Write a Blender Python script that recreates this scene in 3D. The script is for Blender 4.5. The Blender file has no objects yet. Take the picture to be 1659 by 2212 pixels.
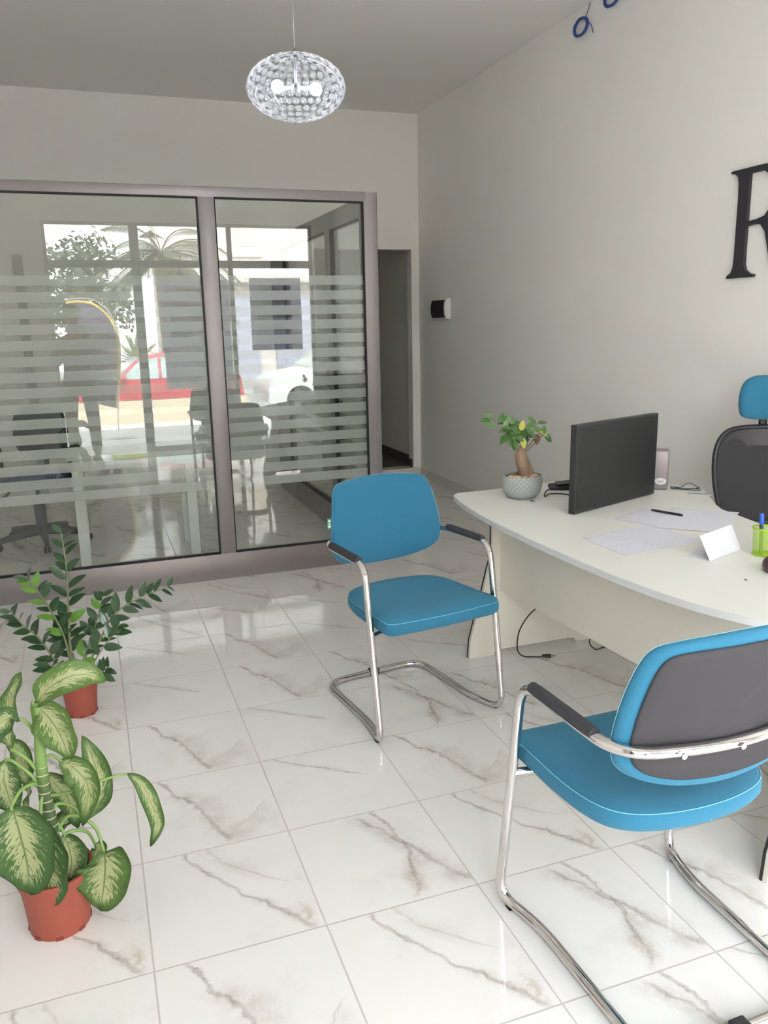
import bpy, bmesh, math, random
from mathutils import Vector, Matrix
S = bpy.context.scene
COL = S.collection
PI = math.pi
V = Vector
random.seed(7)

# ---------------------------------------------------------------- camera
F_PX = 1755.2
YAW, PITCH, ROLL = 0.34157, 0.229107, -0.0204929
CAM = V((-0.01299, -4.53036, 1.57751))
FW = V((math.sin(YAW)*math.cos(PITCH), math.cos(YAW)*math.cos(PITCH), -math.sin(PITCH)))
R0 = V((math.cos(YAW), -math.sin(YAW), 0)); U0 = R0.cross(FW)
RT = R0*math.cos(ROLL) + U0*math.sin(ROLL); UP = U0*math.cos(ROLL) - R0*math.sin(ROLL)
cd = bpy.data.cameras.new('camera'); cam = bpy.data.objects.new('camera', cd); COL.objects.link(cam)
cd.sensor_fit = 'HORIZONTAL'; cd.sensor_width = 36.0; cd.lens = 36.0*F_PX/1659.0
cd.clip_start = 0.02; cd.clip_end = 200
m = Matrix((RT, UP, -FW)).transposed().to_4x4(); m.translation = CAM
cam.matrix_world = m
S.camera = cam

def at(px, py, Y):
    """point of the plane y = Y seen at a pixel of the photo"""
    d = FW + RT*((px-829.5)/F_PX) - UP*((py-1106)/F_PX)
    return CAM + d*((Y-CAM.y)/d.y)
def atz(px, py, Z):
    d = FW + RT*((px-829.5)/F_PX) - UP*((py-1106)/F_PX)
    return CAM + d*((Z-CAM.z)/d.z)

# ---------------------------------------------------------------- world, light, exposure
SKY = 9.0
w = bpy.data.worlds.new('sky'); S.world = w; w.use_nodes = True
nt = w.node_tree; bg = nt.nodes['Background']
tc = nt.nodes.new('ShaderNodeTexCoord'); sp = nt.nodes.new('ShaderNodeSeparateXYZ'); cr = nt.nodes.new('ShaderNodeValToRGB')
nt.links.new(tc.outputs['Generated'], sp.inputs[0]); nt.links.new(sp.outputs['Z'], cr.inputs[0])
cr.color_ramp.elements[0].position = 0.0; cr.color_ramp.elements[0].color = (1.0, .98, .965, 1)
cr.color_ramp.elements[1].position = 0.6; cr.color_ramp.elements[1].color = (.92, .95, 1.0, 1)
nt.links.new(cr.outputs[0], bg.inputs['Color']); bg.inputs['Strength'].default_value = SKY
pl = bpy.data.lights.new('daylight_portal', 'AREA'); pl.shape = 'RECTANGLE'; pl.size = 3.4; pl.size_y = 2.85
pl.cycles.is_portal = True
po = bpy.data.objects.new('daylight_portal', pl); COL.objects.link(po)
po.location = (1.27, -5.32, 1.42); po.rotation_euler = (math.radians(90), 0, 0)
sl = bpy.data.lights.new('sun', 'SUN'); sl.energy = 30; sl.angle = math.radians(3); sl.color = (.99, .98, .96)
so_ = bpy.data.objects.new('sun', sl); COL.objects.link(so_); so_.location = (0, 0, 12)
so_.rotation_euler = V((-.25, -.75, -.95)).to_track_quat('-Z', 'Y').to_euler()
S.view_settings.view_transform = 'Standard'; S.view_settings.look = 'None'
S.view_settings.exposure = 0.93; S.view_settings.gamma = 1.0; S.view_settings.use_curve_mapping = False
cy = S.cycles
cy.use_denoising = True
cy.max_bounces = 12; cy.diffuse_bounces = 6; cy.glossy_bounces = 5; cy.transmission_bounces = 6; cy.transparent_max_bounces = 24
cy.caustics_reflective = False; cy.caustics_refractive = False; cy.sample_clamp_indirect = 6.0

# ---------------------------------------------------------------- material helpers
def lin(c):
    return tuple((x/255/12.92 if x/255 <= .04045 else ((x/255+.055)/1.055)**2.4) for x in c)
MATS = {}
class N:
    """tiny wrapper: node sockets with arithmetic"""
    def __init__(s, nt, sock): s.nt = nt; s.s = sock
    def _m(s, op, a, b=None, c=None):
        n = s.nt.nodes.new('ShaderNodeMath'); n.operation = op
        for i, x in enumerate((a, b, c)):
            if x is None: continue
            if isinstance(x, N): s.nt.links.new(x.s, n.inputs[i])
            else: n.inputs[i].default_value = x
        return N(s.nt, n.outputs[0])
    def __add__(s, o): return s._m('ADD', s, o)
    __radd__ = __add__
    def __sub__(s, o): return s._m('SUBTRACT', s, o)
    def __rsub__(s, o): return s._m('SUBTRACT', o, s)
    def __mul__(s, o): return s._m('MULTIPLY', s, o)
    __rmul__ = __mul__
    def __truediv__(s, o): return s._m('DIVIDE', s, o)
    def abs(s): return s._m('ABSOLUTE', s)
    def lt(s, o): return s._m('LESS_THAN', s, o)
    def gt(s, o): return s._m('GREATER_THAN', s, o)
    def pow(s, o): return s._m('POWER', s, o)
    def fract(s): return s._m('FRACT', s)
    def max(s, o): return s._m('MAXIMUM', s, o)
    def min(s, o): return s._m('MINIMUM', s, o)
    def clamp(s): return s._m('MINIMUM', s._m('MAXIMUM', s, 0.0), 1.0)
    def step(s, a, b):
        """smoothstep from a (0) to b (1)"""
        n = s.nt.nodes.new('ShaderNodeMapRange'); n.interpolation_type = 'SMOOTHSTEP'
        s.nt.links.new(s.s, n.inputs[0])
        for i, x in ((1, a), (2, b)):
            if isinstance(x, N): s.nt.links.new(x.s, n.inputs[i])
            else: n.inputs[i].default_value = x
        n.inputs[3].default_value = 0; n.inputs[4].default_value = 1
        return N(s.nt, n.outputs[0])

def mat(name, color, rough=.5, metal=0.0, spec=.5, bump=0, bscale=40, coat=0, emit=None, vary=0, vscale=6, trans=0, sheen=0):
    if name in MATS: return MATS[name]
    m = bpy.data.materials.new(name); m.use_nodes = True; MATS[name] = m
    nt = m.node_tree; b = nt.nodes['Principled BSDF']
    c = lin(color)
    b.inputs['Base Color'].default_value = (*c, 1); b.inputs['Roughness'].default_value = rough
    b.inputs['Metallic'].default_value = metal; b.inputs['Specular IOR Level'].default_value = spec
    if coat: b.inputs['Coat Weight'].default_value = coat; b.inputs['Coat Roughness'].default_value = .1
    if sheen: b.inputs['Sheen Weight'].default_value = sheen; b.inputs['Sheen Tint'].default_value = (.45, .85, 1, 1); b.inputs['Sheen Roughness'].default_value = .6
    if trans: b.inputs['Transmission Weight'].default_value = trans
    if emit: b.inputs['Emission Color'].default_value = (*lin(color), 1); b.inputs['Emission Strength'].default_value = emit
    tc = nt.nodes.new('ShaderNodeTexCoord')
    nz = nt.nodes.new('ShaderNodeTexNoise'); nz.inputs['Scale'].default_value = vscale; nz.inputs['Detail'].default_value = 4
    nt.links.new(tc.outputs['Object'], nz.inputs['Vector'])
    mx = nt.nodes.new('ShaderNodeMix'); mx.data_type = 'RGBA'
    v = vary if vary else .03
    mx.inputs[6].default_value = (*[x*(1-v) for x in c], 1); mx.inputs[7].default_value = (*[min(1, x*(1+v)) for x in c], 1)
    nt.links.new(nz.outputs[0], mx.inputs[0]); nt.links.new(mx.outputs[2], b.inputs['Base Color'])
    if bump:
        n2 = nt.nodes.new('ShaderNodeTexNoise'); n2.inputs['Scale'].default_value = bscale; n2.inputs['Detail'].default_value = 6
        nt.links.new(tc.outputs['Object'], n2.inputs['Vector'])
        bp = nt.nodes.new('ShaderNodeBump'); bp.inputs['Strength'].default_value = bump; bp.inputs['Distance'].default_value = .01
        nt.links.new(n2.outputs[0], bp.inputs['Height']); nt.links.new(bp.outputs[0], b.inputs['Normal'])
    return m

def schlick(nt, base=.045):
    g = nt.nodes.new('ShaderNodeNewGeometry')
    d = nt.nodes.new('ShaderNodeVectorMath'); d.operation = 'DOT_PRODUCT'
    nt.links.new(g.outputs['Normal'], d.inputs[0]); nt.links.new(g.outputs['Incoming'], d.inputs[1])
    c = N(nt, d.outputs['Value']).abs()
    return ((1.0-c).pow(5.0)*(1-base) + base)

def glass_mat(name, tint, base=.045, film=False):
    m = bpy.data.materials.new(name); m.use_nodes = True; MATS[name] = m
    nt = m.node_tree; nt.nodes.remove(nt.nodes['Principled BSDF']); out = nt.nodes['Material Output']
    tr = nt.nodes.new('ShaderNodeBsdfTransparent'); tr.inputs[0].default_value = (*tint, 1)
    gl = nt.nodes.new('ShaderNodeBsdfGlossy'); gl.inputs['Roughness'].default_value = 0.0; gl.inputs[0].default_value = (1, 1, 1, 1)
    mx = nt.nodes.new('ShaderNodeMixShader'); fr = schlick(nt, base)
    under = tr.outputs[0]
    if film:
        # frosted film cut in horizontal bands, from z .583 to 1.869
        tc = nt.nodes.new('ShaderNodeTexCoord'); s = nt.nodes.new('ShaderNodeSeparateXYZ')
        g = nt.nodes.new('ShaderNodeNewGeometry'); nt.links.new(g.outputs['Position'], s.inputs[0])
        z = N(nt, s.outputs['Z'])
        k = ((1.869 - z)/.0881).fract()
        band = k.lt(.635)*z.lt(1.869)*z.gt(.583)
        band = band.max(z.gt(.583)*z.lt(.639))
        df = nt.nodes.new('ShaderNodeBsdfDiffuse'); df.inputs[0].default_value = (.66, .70, .67, 1)
        tl = nt.nodes.new('ShaderNodeBsdfTranslucent'); tl.inputs[0].default_value = (.70, .75, .71, 1)
        a = nt.nodes.new('ShaderNodeMixShader'); a.inputs[0].default_value = .5
        nt.links.new(df.outputs[0], a.inputs[1]); nt.links.new(tl.outputs[0], a.inputs[2])
        b2 = nt.nodes.new('ShaderNodeMixShader'); nt.links.new((band*.42).s, b2.inputs[0])
        nt.links.new(tr.outputs[0], b2.inputs[1]); nt.links.new(a.outputs[0], b2.inputs[2]); under = b2.outputs[0]
    nt.links.new(fr.s, mx.inputs[0]); nt.links.new(under, mx.inputs[1]); nt.links.new(gl.outputs[0], mx.inputs[2])
    nt.links.new(mx.outputs[0], out.inputs[0])
    return m

# ---------------------------------------------------------------- mesh helpers
def tag(o, label=None, cat=None, group=None, kind=None):
    if label: o['label'] = label
    if cat: o['category'] = cat
    if group: o['group'] = group
    if kind: o['kind'] = kind
    return o
def thing(name, label, cat, loc=(0, 0, 0), rz=0, group=None):
    o = bpy.data.objects.new(name, None); COL.objects.link(o); o.location = loc; o.rotation_euler = (0, 0, rz)
    o.empty_display_size = .05
    return tag(o, label, cat, group)
def obj(name, bm, m, parent=None, smooth=False, world=False, mats=None, sharp=None):
    """bm -> one mesh object; world=True: bm is in world coordinates and parent's root is unrotated"""
    if parent is not None and world:
        r = parent
        while r.parent: r = r.parent
        bmesh.ops.translate(bm, verts=bm.verts, vec=-V(r.location))
    bmesh.ops.recalc_face_normals(bm, faces=bm.faces)
    me = bpy.data.meshes.new(name); bm.to_mesh(me); bm.free()
    for x in (mats or [m]): me.materials.append(x)
    if smooth:
        for p in me.polygons: p.use_smooth = True
        if sharp: me.set_sharp_from_angle(angle=math.radians(sharp))
    o = bpy.data.objects.new(name, me); COL.objects.link(o)
    if parent is not None: o.parent = parent
    return o
def new(): return bmesh.new()
def box(bm, x0, x1, y0, y1, z0, z1, bev=0, seg=2):
    t = bmesh.new(); bmesh.ops.create_cube(t, size=1)
    bmesh.ops.scale(t, vec=(x1-x0, y1-y0, z1-z0), verts=t.verts)
    bmesh.ops.translate(t, vec=((x0+x1)/2, (y0+y1)/2, (z0+z1)/2), verts=t.verts)
    if bev: bmesh.ops.bevel(t, geom=t.edges[:], offset=bev, segments=seg, affect='EDGES', profile=.5)
    merge(bm, t); return bm
def merge(bm, t, mtx=None):
    if mtx is not None: bmesh.ops.transform(t, matrix=mtx, verts=t.verts)
    me = bpy.data.meshes.new('tmp'); t.to_mesh(me); t.free(); bm.from_mesh(me); bpy.data.meshes.remove(me)
def tube(bm, pts, r, seg=12, closed=False, caps=True, flat=1.0):
    pts = [V(p) for p in pts]; n = len(pts); rings = []
    rad = r if isinstance(r, (list, tuple)) else [r]*n
    prev = None
    for i in range(n):
        if closed: t = pts[(i+1) % n]-pts[i-1]
        else: t = pts[min(i+1, n-1)]-pts[max(i-1, 0)]
        t.normalize()
        if prev is None:
            a = V((0, 0, 1)) if abs(t.z) < .9 else V((1, 0, 0))
            nrm = (a - t*a.dot(t)).normalized()
        else:
            nrm = (prev - t*prev.dot(t)).normalized()
        prev = nrm; b = t.cross(nrm)
        rings.append([bm.verts.new(pts[i] + (nrm*math.cos(2*PI*k/seg) + b*flat*math.sin(2*PI*k/seg))*rad[i]) for k in range(seg)])
    for i in range(n if closed else n-1):
        a, b2 = rings[i], rings[(i+1) % n]
        off = 0
        if closed and i == n-1:
            off = min(range(seg), key=lambda o: (a[0].co-b2[o].co).length)
        for k in range(seg):
            bm.faces.new((a[k], a[(k+1) % seg], b2[(k+1+off) % seg], b2[(k+off) % seg]))
    if caps and not closed:
        bm.faces.new(rings[0][::-1]); bm.faces.new(rings[-1])
    return bm
def fillet(pts, rad, n=7, closed=False):
    pts = [V(p) for p in pts]; out = []; L = len(pts)
    for i, p in enumerate(pts):
        r = rad[i] if isinstance(rad, (list, tuple)) else rad
        if (not closed and i in (0, L-1)) or r == 0: out.append(p); continue
        a = pts[i-1]-p; b = pts[(i+1) % L]-p
        d = min(r, a.length*.49, b.length*.49)
        s = p+a.normalized()*d; e = p+b.normalized()*d
        for k in range(n+1):
            t = k/n; out.append(s*(1-t)**2 + p*2*t*(1-t) + e*t*t)
    return out
def smoothpts(pts, n=8, closed=False):
    pts = [V(p) for p in pts]; L = len(pts); out = []
    rng = L if closed else L-1
    for i in range(rng):
        p0 = pts[i-1] if (closed or i > 0) else pts[0]*2-pts[1]
        p1 = pts[i]; p2 = pts[(i+1) % L]
        p3 = pts[(i+2) % L] if (closed or i+2 < L) else pts[-1]*2-pts[-2]
        for k in range(n):
            t = k/n
            out.append(.5*((2*p1)+(p2-p0)*t+(2*p0-5*p1+4*p2-p3)*t*t+(3*p1-p0-3*p2+p3)*t**3))
    if not closed: out.append(pts[-1])
    return out
def lathe(bm, prof, c=(0, 0, 0), seg=32, cap0=True, cap1=True):
    rings = []
    for r, z in prof:
        rings.append([bm.verts.new((c[0]+r*math.cos(2*PI*k/seg), c[1]+r*math.sin(2*PI*k/seg), c[2]+z)) for k in range(seg)])
    for a, b in zip(rings, rings[1:]):
        for k in range(seg): bm.faces.new((a[k], a[(k+1) % seg], b[(k+1) % seg], b[k]))
    if cap0: bm.faces.new(rings[0][::-1])
    if cap1: bm.faces.new(rings[-1])
    return bm
def prism(bm, pts, a0, a1, axis='z', bev=0):
    """polygon pts extruded along an axis between a0 and a1"""
    t = bmesh.new()
    def mk(p, a): return {'z': (p[0], p[1], a), 'y': (p[0], a, p[1]), 'x': (a, p[0], p[1])}[axis]
    A = [t.verts.new(mk(p, a0)) for p in pts]; B = [t.verts.new(mk(p, a1)) for p in pts]
    n = len(pts); t.faces.new(A[::-1]); t.faces.new(B)
    for i in range(n): t.faces.new((A[i], A[(i+1) % n], B[(i+1) % n], B[i]))
    if bev:
        bmesh.ops.recalc_face_normals(t, faces=t.faces)
        es = [e for e in t.edges if all(len(f.verts) > 4 for f in e.link_faces) or any(len(f.verts) > 4 for f in e.link_faces)]
        bmesh.ops.bevel(t, geom=es, offset=bev, segments=2, affect='EDGES')
    merge(bm, t); return bm
def loft(bm, rings, cap0=True, cap1=True):
    R = [[bm.verts.new(p) for p in r] for r in rings]; n = len(R[0])
    for a, b in zip(R, R[1:]):
        for k in range(n): bm.faces.new((a[k], a[(k+1) % n], b[(k+1) % n], b[k]))
    if cap0: bm.faces.new(R[0][::-1])
    if cap1: bm.faces.new(R[-1])
    return bm
def cushion(outline, prof, fn, c=(0, 0)):
    """outline: closed 2-D points; prof: (scale inset in metres, height) from bottom centre to top centre"""
    bm = new(); rings = []
    ex = max(abs(p[0]-c[0]) for p in outline)
    for inset, h in prof:
        ring = []
        for p in outline:
            d = V((p[0]-c[0], p[1]-c[1])); L = d.length
            s = max(0.02, 1-inset/L) if inset < .9 else .02
            q = d*s; ring.append(fn(c[0]+q.x, c[1]+q.y, h))
        rings.append(ring)
    loft(bm, rings); return bm
def icos(bm, c, r, sub=2, scale=(1, 1, 1), rot=None):
    t = bmesh.new(); bmesh.ops.create_icosphere(t, subdivisions=sub, radius=r)
    mt = Matrix.Diagonal((*scale, 1))
    if rot: mt = rot.to_4x4() @ mt
    merge(bm, t, Matrix.Translation(c) @ mt); return bm
def text_obj(name, s, size, depth, m, parent, mtx, align='CENTER'):
    cu = bpy.data.curves.new(name, 'FONT'); cu.body = s; cu.size = size; cu.extrude = depth; cu.align_x = align; cu.align_y = 'CENTER'
    o = bpy.data.objects.new(name, cu); COL.objects.link(o)
    dg = bpy.context.evaluated_depsgraph_get(); me = bpy.data.meshes.new_from_object(o.evaluated_get(dg))
    bpy.data.objects.remove(o); bpy.data.curves.remove(cu)
    me.materials.clear(); me.materials.append(m)
    o = bpy.data.objects.new(name, me); COL.objects.link(o); me.transform(mtx)
    if parent is not None: o.parent = parent
    return o
def struct(name, bm, m, **k):
    o = obj(name, bm, m, **k); o['kind'] = 'structure'; return o

# ---------------------------------------------------------------- materials
M_wall = mat('white_paint', (236, 234, 230), rough=.75, bump=.05, bscale=120, vary=.015, vscale=2)
M_ceil = mat('ceiling_paint', (235, 233, 230), rough=.85, bump=.04, bscale=90, vary=.015, vscale=2)
M_dkwall = mat('corridor_paint', (238, 234, 226), rough=.8)
M_frame = mat('taupe_aluminium', (136, 130, 131), rough=.38, metal=.35, spec=.5, bump=.02, bscale=200)
M_store = mat('grey_aluminium', (120, 122, 122), rough=.45, metal=.3)
M_rubber = mat('black_gasket', (28, 26, 28), rough=.7)
M_blue = mat('turquoise_fabric', (44, 108, 138), rough=.9, bump=.35, bscale=900, vary=.10, vscale=300, spec=.2, sheen=.20)
M_seam = mat('pale_blue_thread', (120, 178, 200), rough=.8)
M_greyback = mat('charcoal_back_shell', (50, 49, 53), rough=.8, bump=.1, bscale=500)
M_chrome = mat('chrome', (214, 210, 208), rough=.07, metal=1.0)
M_pad = mat('black_foam_sleeve', (52, 52, 58), rough=.75, bump=.2, bscale=400)
M_blackpl = mat('black_plastic', (34, 34, 36), rough=.5)
M_desk = mat('white_laminate', (222, 221, 214), rough=.42, bump=.01, bscale=300, vary=.01)
M_deskedge = mat('pale_edge_band', (204, 206, 208), rough=.45)
M_deskpanel = mat('cream_laminate', (214, 211, 201), rough=.5, vary=.01)
M_terra = mat('terracotta_plastic', (142, 70, 56), rough=.55, vary=.06, vscale=20, bump=.05)
M_soil = mat('potting_soil', (52, 38, 30), rough=.95, bump=.8, bscale=120, vary=.4, vscale=60)
M_paper = mat('white_paper', (212, 212, 220), rough=.8)
M_white = mat('white_plastic', (225, 226, 222), rough=.4)
M_ledge = mat('charcoal_tile', (88, 86, 82), rough=.5)
M_step = mat('white_marble_step', (220, 215, 206), rough=.2, vary=.08, vscale=5)
M_glass = glass_mat('partition_glass', (.945, .965, .95), .05, film=True)
M_glass2 = glass_mat('storefront_glass', (.97, .985, .98), .04)

# marble tile floor -------------------------------------------------
def marble():
    m = bpy.data.materials.new('glossy_marble_tile'); m.use_nodes = True; nt = m.node_tree; b = nt.nodes['Principled BSDF']
    uvn = nt.nodes.new('ShaderNodeUVMap'); uvn.uv_map = 'tile'
    sx = nt.nodes.new('ShaderNodeSeparateXYZ'); nt.links.new(uvn.outputs[0], sx.inputs[0])
    U, Vv = N(nt, sx.outputs[0]), N(nt, sx.outputs[1])
    at_ = nt.nodes.new('ShaderNodeAttribute'); at_.attribute_name = 'design'; D = N(nt, at_.outputs['Fac'])
    def noise(scale, detail=4, off=0.0, rough=.5):
        c = nt.nodes.new('ShaderNodeCombineXYZ')
        nt.links.new(U.s, c.inputs[0]); nt.links.new(Vv.s, c.inputs[1]); nt.links.new((D*7.3+off).s, c.inputs[2])
        n = nt.nodes.new('ShaderNodeTexNoise'); n.inputs['Scale'].default_value = scale; n.inputs['Detail'].default_value = detail
        n.inputs['Roughness'].default_value = rough
        nt.links.new(c.outputs[0], n.inputs['Vector']); return N(nt, n.outputs[0])
    wob = (noise(3.2, 5, 1.0, .6)-.5)*.20
    wob2 = (noise(14, 5, 5.0, .7)-.5)*.06
    tn = noise(5, 3, 3.0)
    u = U+wob+wob2
    def vein(g, w0, w1, v0, v1, soft=.02):
        d = (u-g).abs()
        wid = (w1-w0)*Vv + w0
        line = (1.0-d.step(wid*tn*.6, wid*tn+soft))*(tn*.9+.45).clamp()
        rng = Vv.step(v0-.04, v0+.04)*(1.0-Vv.step(v1-.06, v1+.02))
        return line*rng
    v = Vv
    g1 = .17+.60*v-.14*v*v
    g1b = 1.12-.9*(v-.35)
    g2 = .27+.25*v+.90*v*v-.5*v*v*v
    g2b = .42+.35*v+1.0*v*v
    g3 = .62+.42*v-.45*v*v
    g3b = .50+.52*v
    g4 = .05+1.5*v-.2*v*v
    is1 = D.lt(.5); is2 = D.gt(.5)*D.lt(1.5); is3 = D.gt(1.5)*D.lt(2.5); is4 = D.gt(2.5)
    main = (vein(g1, .010, .030, .0, .97)+vein(g1b, .003, .007, .55, .85)*.5)*is1 \
        + (vein(g2, .007, .034, 0, 1.0)+vein(g2b, .003, .008, 0, .55)*.6)*is2 \
        + (vein(g3, .014, .022, 0, .98)+vein(g3b, .010, .026, .05, .96))*is3 \
        + (vein(g4, .008, .016, 0, .5))*is4
    def halo(g, wd, v0, v1):
        return (1.0-(u-g).abs().step(0.0, wd))*Vv.step(v0-.1, v0+.1)*(1.0-Vv.step(v1-.1, v1+.05))
    soft = (halo(g1+.05, .20, .25, .98)*.7)*is1 + (halo(g2, .10, .6, 1.0)*.8+halo(g2b, .14, 0, .5)*.4)*is2 \
        + (halo(g3b-.03, .16, .05, .95)*.8+halo(g3, .1, .6, .98)*.6)*is3 + halo(g4, .12, 0, .5)*.4*is4
    # brown blotch where the veins end
    def blob(cu_, cv, r):
        a = (U-cu_)+wob; c2 = (Vv-cv)
        return 1.0-((a*a*2.4+c2*c2).pow(.5)).step(r*.25, r)
    blot = (blob(.90, .86, .15)*is2+blob(.66, .82, .15)*is3+blob(.62, .92, .07)*is1)*noise(18, 5, 9.0, .7).step(.40, .60)
    cloud = noise(2.2, 5, 11.0, .6).step(.50, .80)
    fine = (noise(6, 6, 15.0, .7)-.5).abs().step(.012, .0)*.35
    def col(c): return (*lin(c), 1)
    def mix(f, a, bb):
        n = nt.nodes.new('ShaderNodeMix'); n.data_type = 'RGBA'
        nt.links.new(f.clamp().s, n.inputs[0])
        for i, x in ((6, a), (7, bb)):
            if isinstance(x, tuple): n.inputs[i].default_value = x
            else: nt.links.new(x, n.inputs[i])
        return n.outputs[2]
    c = mix(cloud*.42, col((222, 220, 217)), col((200, 198, 195)))
    c = mix(fine*.5*cloud, c, col((182, 178, 174)))
    c = mix(soft*(noise(7, 5, 21.0, .65).step(.28, .70))*.75, c, col((178, 170, 162)))
    patch = (blob(.86, .80, .30)*is1+blob(.95, .66, .26)*is2+blob(.30, .62, .20)*is1*.5+blob(.80, .30, .22)*is3*.5)*noise(4, 4, 41.0, .6).step(.30, .62)
    c = mix(patch*.42, c, col((186, 181, 176)))
    c = mix(main.clamp()*(noise(9, 3, 30.0)*1.1+.1)*.75, c, col((164, 154, 145)))
    c = mix(main.clamp().pow(5.0)*noise(26, 4, 50.0, .7).step(.38, .62)*.5, c, col((132, 124, 116)))
    c = mix(blot*.55, c, col((178, 160, 138)))
    e = U.min(1.0-U).min(Vv.min(1.0-Vv))
    gr = 1.0-e.step(.0035, .0065)
    c = mix(gr*.8, c, col((176, 168, 164)))
    nt.links.new(c, b.inputs['Base Color'])
    nt.links.new((gr*.5+.055).s, b.inputs['Roughness'])
    b.inputs['Specular IOR Level'].default_value = .55
    bp = nt.nodes.new('ShaderNodeBump'); bp.inputs['Strength'].default_value = .25; bp.inputs['Distance'].default_value = .002
    nt.links.new((1.0-gr).s, bp.inputs['Height']); 
    # slight unevenness of the glaze
    tcn = nt.nodes.new('ShaderNodeTexCoord'); nz = nt.nodes.new('ShaderNodeTexNoise'); nz.inputs['Scale'].default_value = 7; nz.inputs['Detail'].default_value = 2
    nt.links.new(tcn.outputs['Object'], nz.inputs['Vector'])
    b2 = nt.nodes.new('ShaderNodeBump'); b2.inputs['Strength'].default_value = .05; b2.inputs['Distance'].default_value = .01
    nt.links.new(nz.outputs[0], b2.inputs['Height']); nt.links.new(b2.outputs[0], bp.inputs['Normal'])
    nt.links.new(bp.outputs[0], b.inputs['Normal'])
    return m
M_floor = marble()

# ---------------------------------------------------------------- room shell
T = .45
XL, XR, YB, YS, ZC = -1.35, 3.19, 3.295, -5.2, 3.515
DES = {(0, -3): 0, (0, -4): 0, (0, -5): 1, (0, -6): 0, (1, -3): 4, (1, -4): 3, (1, -5): 2, (1, -6): 1, (2, -3): 2, (2, -4): 0, (2, -5): 1, (2, -6): 2, (3, -6): 0,
       (0, -2): 3, (1, -2): 0, (-1, -5): 1, (-1, -4): 3, (-1, -3): 0, (0, -1): 3, (1, -1): 0, (1, 0): 3, (2, 0): 3, (2, -1): 3, (3, -5): 0, (3, -4): 1, (3, -3): 0, (4, -4): 2, (3, -2): 3, (2, -2): 0}
bm = new(); uvl = bm.loops.layers.uv.new('tile'); dl = bm.faces.layers.float.new('design')
def tiles(x0, x1, y0, y1):
    for i in range(math.floor(x0/T), math.ceil(x1/T)):
        for j in range(math.floor(y0/T), math.ceil(y1/T)):
            a, b = max(x0, i*T), min(x1, (i+1)*T); c, d = max(y0, j*T), min(y1, (j+1)*T)
            if b-a < 1e-4 or d-c < 1e-4: continue
            f = bm.faces.new([bm.verts.new(p) for p in ((a, c, 0), (b, c, 0), (b, d, 0), (a, d, 0))])
            for l in f.loops: l[uvl].uv = (l.vert.co.x/T-i, 1-(l.vert.co.y/T-j))
            # the tile (i, j) spans rows j..j+1; designs are keyed by its far edge
            f[dl] = DES.get((i, j+1), (i*5+j*3+i*j) % 4)
tiles(XL, XR, YS-.12, YB)
me = bpy.data.meshes.new('floor'); bm.to_mesh(me); bm.free(); me.materials.append(M_floor)
fl = bpy.data.objects.new('floor', me); COL.objects.link(fl); fl['kind'] = 'structure'

struct('ceiling', box(new(), XL-.1, XR+.1, YS-.2, YB+.1, ZC, ZC+.12), M_ceil)
struct('wall_right', box(new(), XR, XR+.12, YS-.2, YB+.12, -.02, ZC), M_wall)
struct('wall_left', box(new(), XL-.12, XL, YS-.2, YB+.12, -.02, ZC), M_wall)
DX0, DX1, DZ0, DZ1 = 2.12, 3.11, .09, 2.275
bm = new()
box(bm, XL, DX0, YB, YB+.13, -.02, ZC); box(bm, DX1, XR, YB, YB+.13, -.02, ZC); box(bm, DX0, DX1, YB, YB+.13, DZ1, ZC)
box(bm, DX0, DX1, YB, YB+.13, -.02, DZ0-.03)
struct('wall_back', bm, M_wall)
# corridor past the doorway
bm = new()
box(bm, 3.17, 3.27, YB+.13, 6.6, DZ0-.03, 2.7); box(bm, 1.1, 1.2, YB+.13, 6.6, DZ0-.03, 2.7); box(bm, 1.1, 3.27, 6.5, 6.6, DZ0-.03, 2.7)
struct('wall_corridor', bm, M_dkwall)
struct('ceiling_corridor', box(new(), 1.1, 3.27, YB+.13, 6.6, 2.7, 2.78), M_dkwall)
struct('floor_corridor', box(new(), 1.2, 3.17, YB+.13, 6.5, DZ0-.06, DZ0), M_ledge)
bm = new(); box(bm, 3.155, 3.17, YB+.13, 6.5, DZ0, DZ0+.09, .002); box(bm, DX1-.012, DX1, YB+.02, YB+.13, DZ0, DZ0+.08, .002)
struct('baseboard_corridor', bm, M_ledge)
bm = new(); box(bm, DX0-.01, DX1+.06, YB-.035, YB+.13, DZ0-.03, DZ0, .004)
struct('trim_1', bm, M_step)
# skirting of the marble tile
bm = new(); box(bm, XR-.012, XR, YS, YB, 0, .078, .002)
for k in range(19): box(bm, XR-.0125, XR-.0119, YB-.20-k*.45, YB-.197-k*.45, 0, .078)
struct('baseboard_right', bm, M_step)
bm = new(); box(bm, XL, DX0-.02, YB-.012, YB, 0, .078, .002); box(bm, DX0-.02, XR-.012, YB-.012, YB, 0, .058, .002)
struct('baseboard_back', bm, M_step)
struct('baseboard_left', box(new(), XL, XL+.012, YS, YB-.012, 0, .078, .002), M_step)

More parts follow.
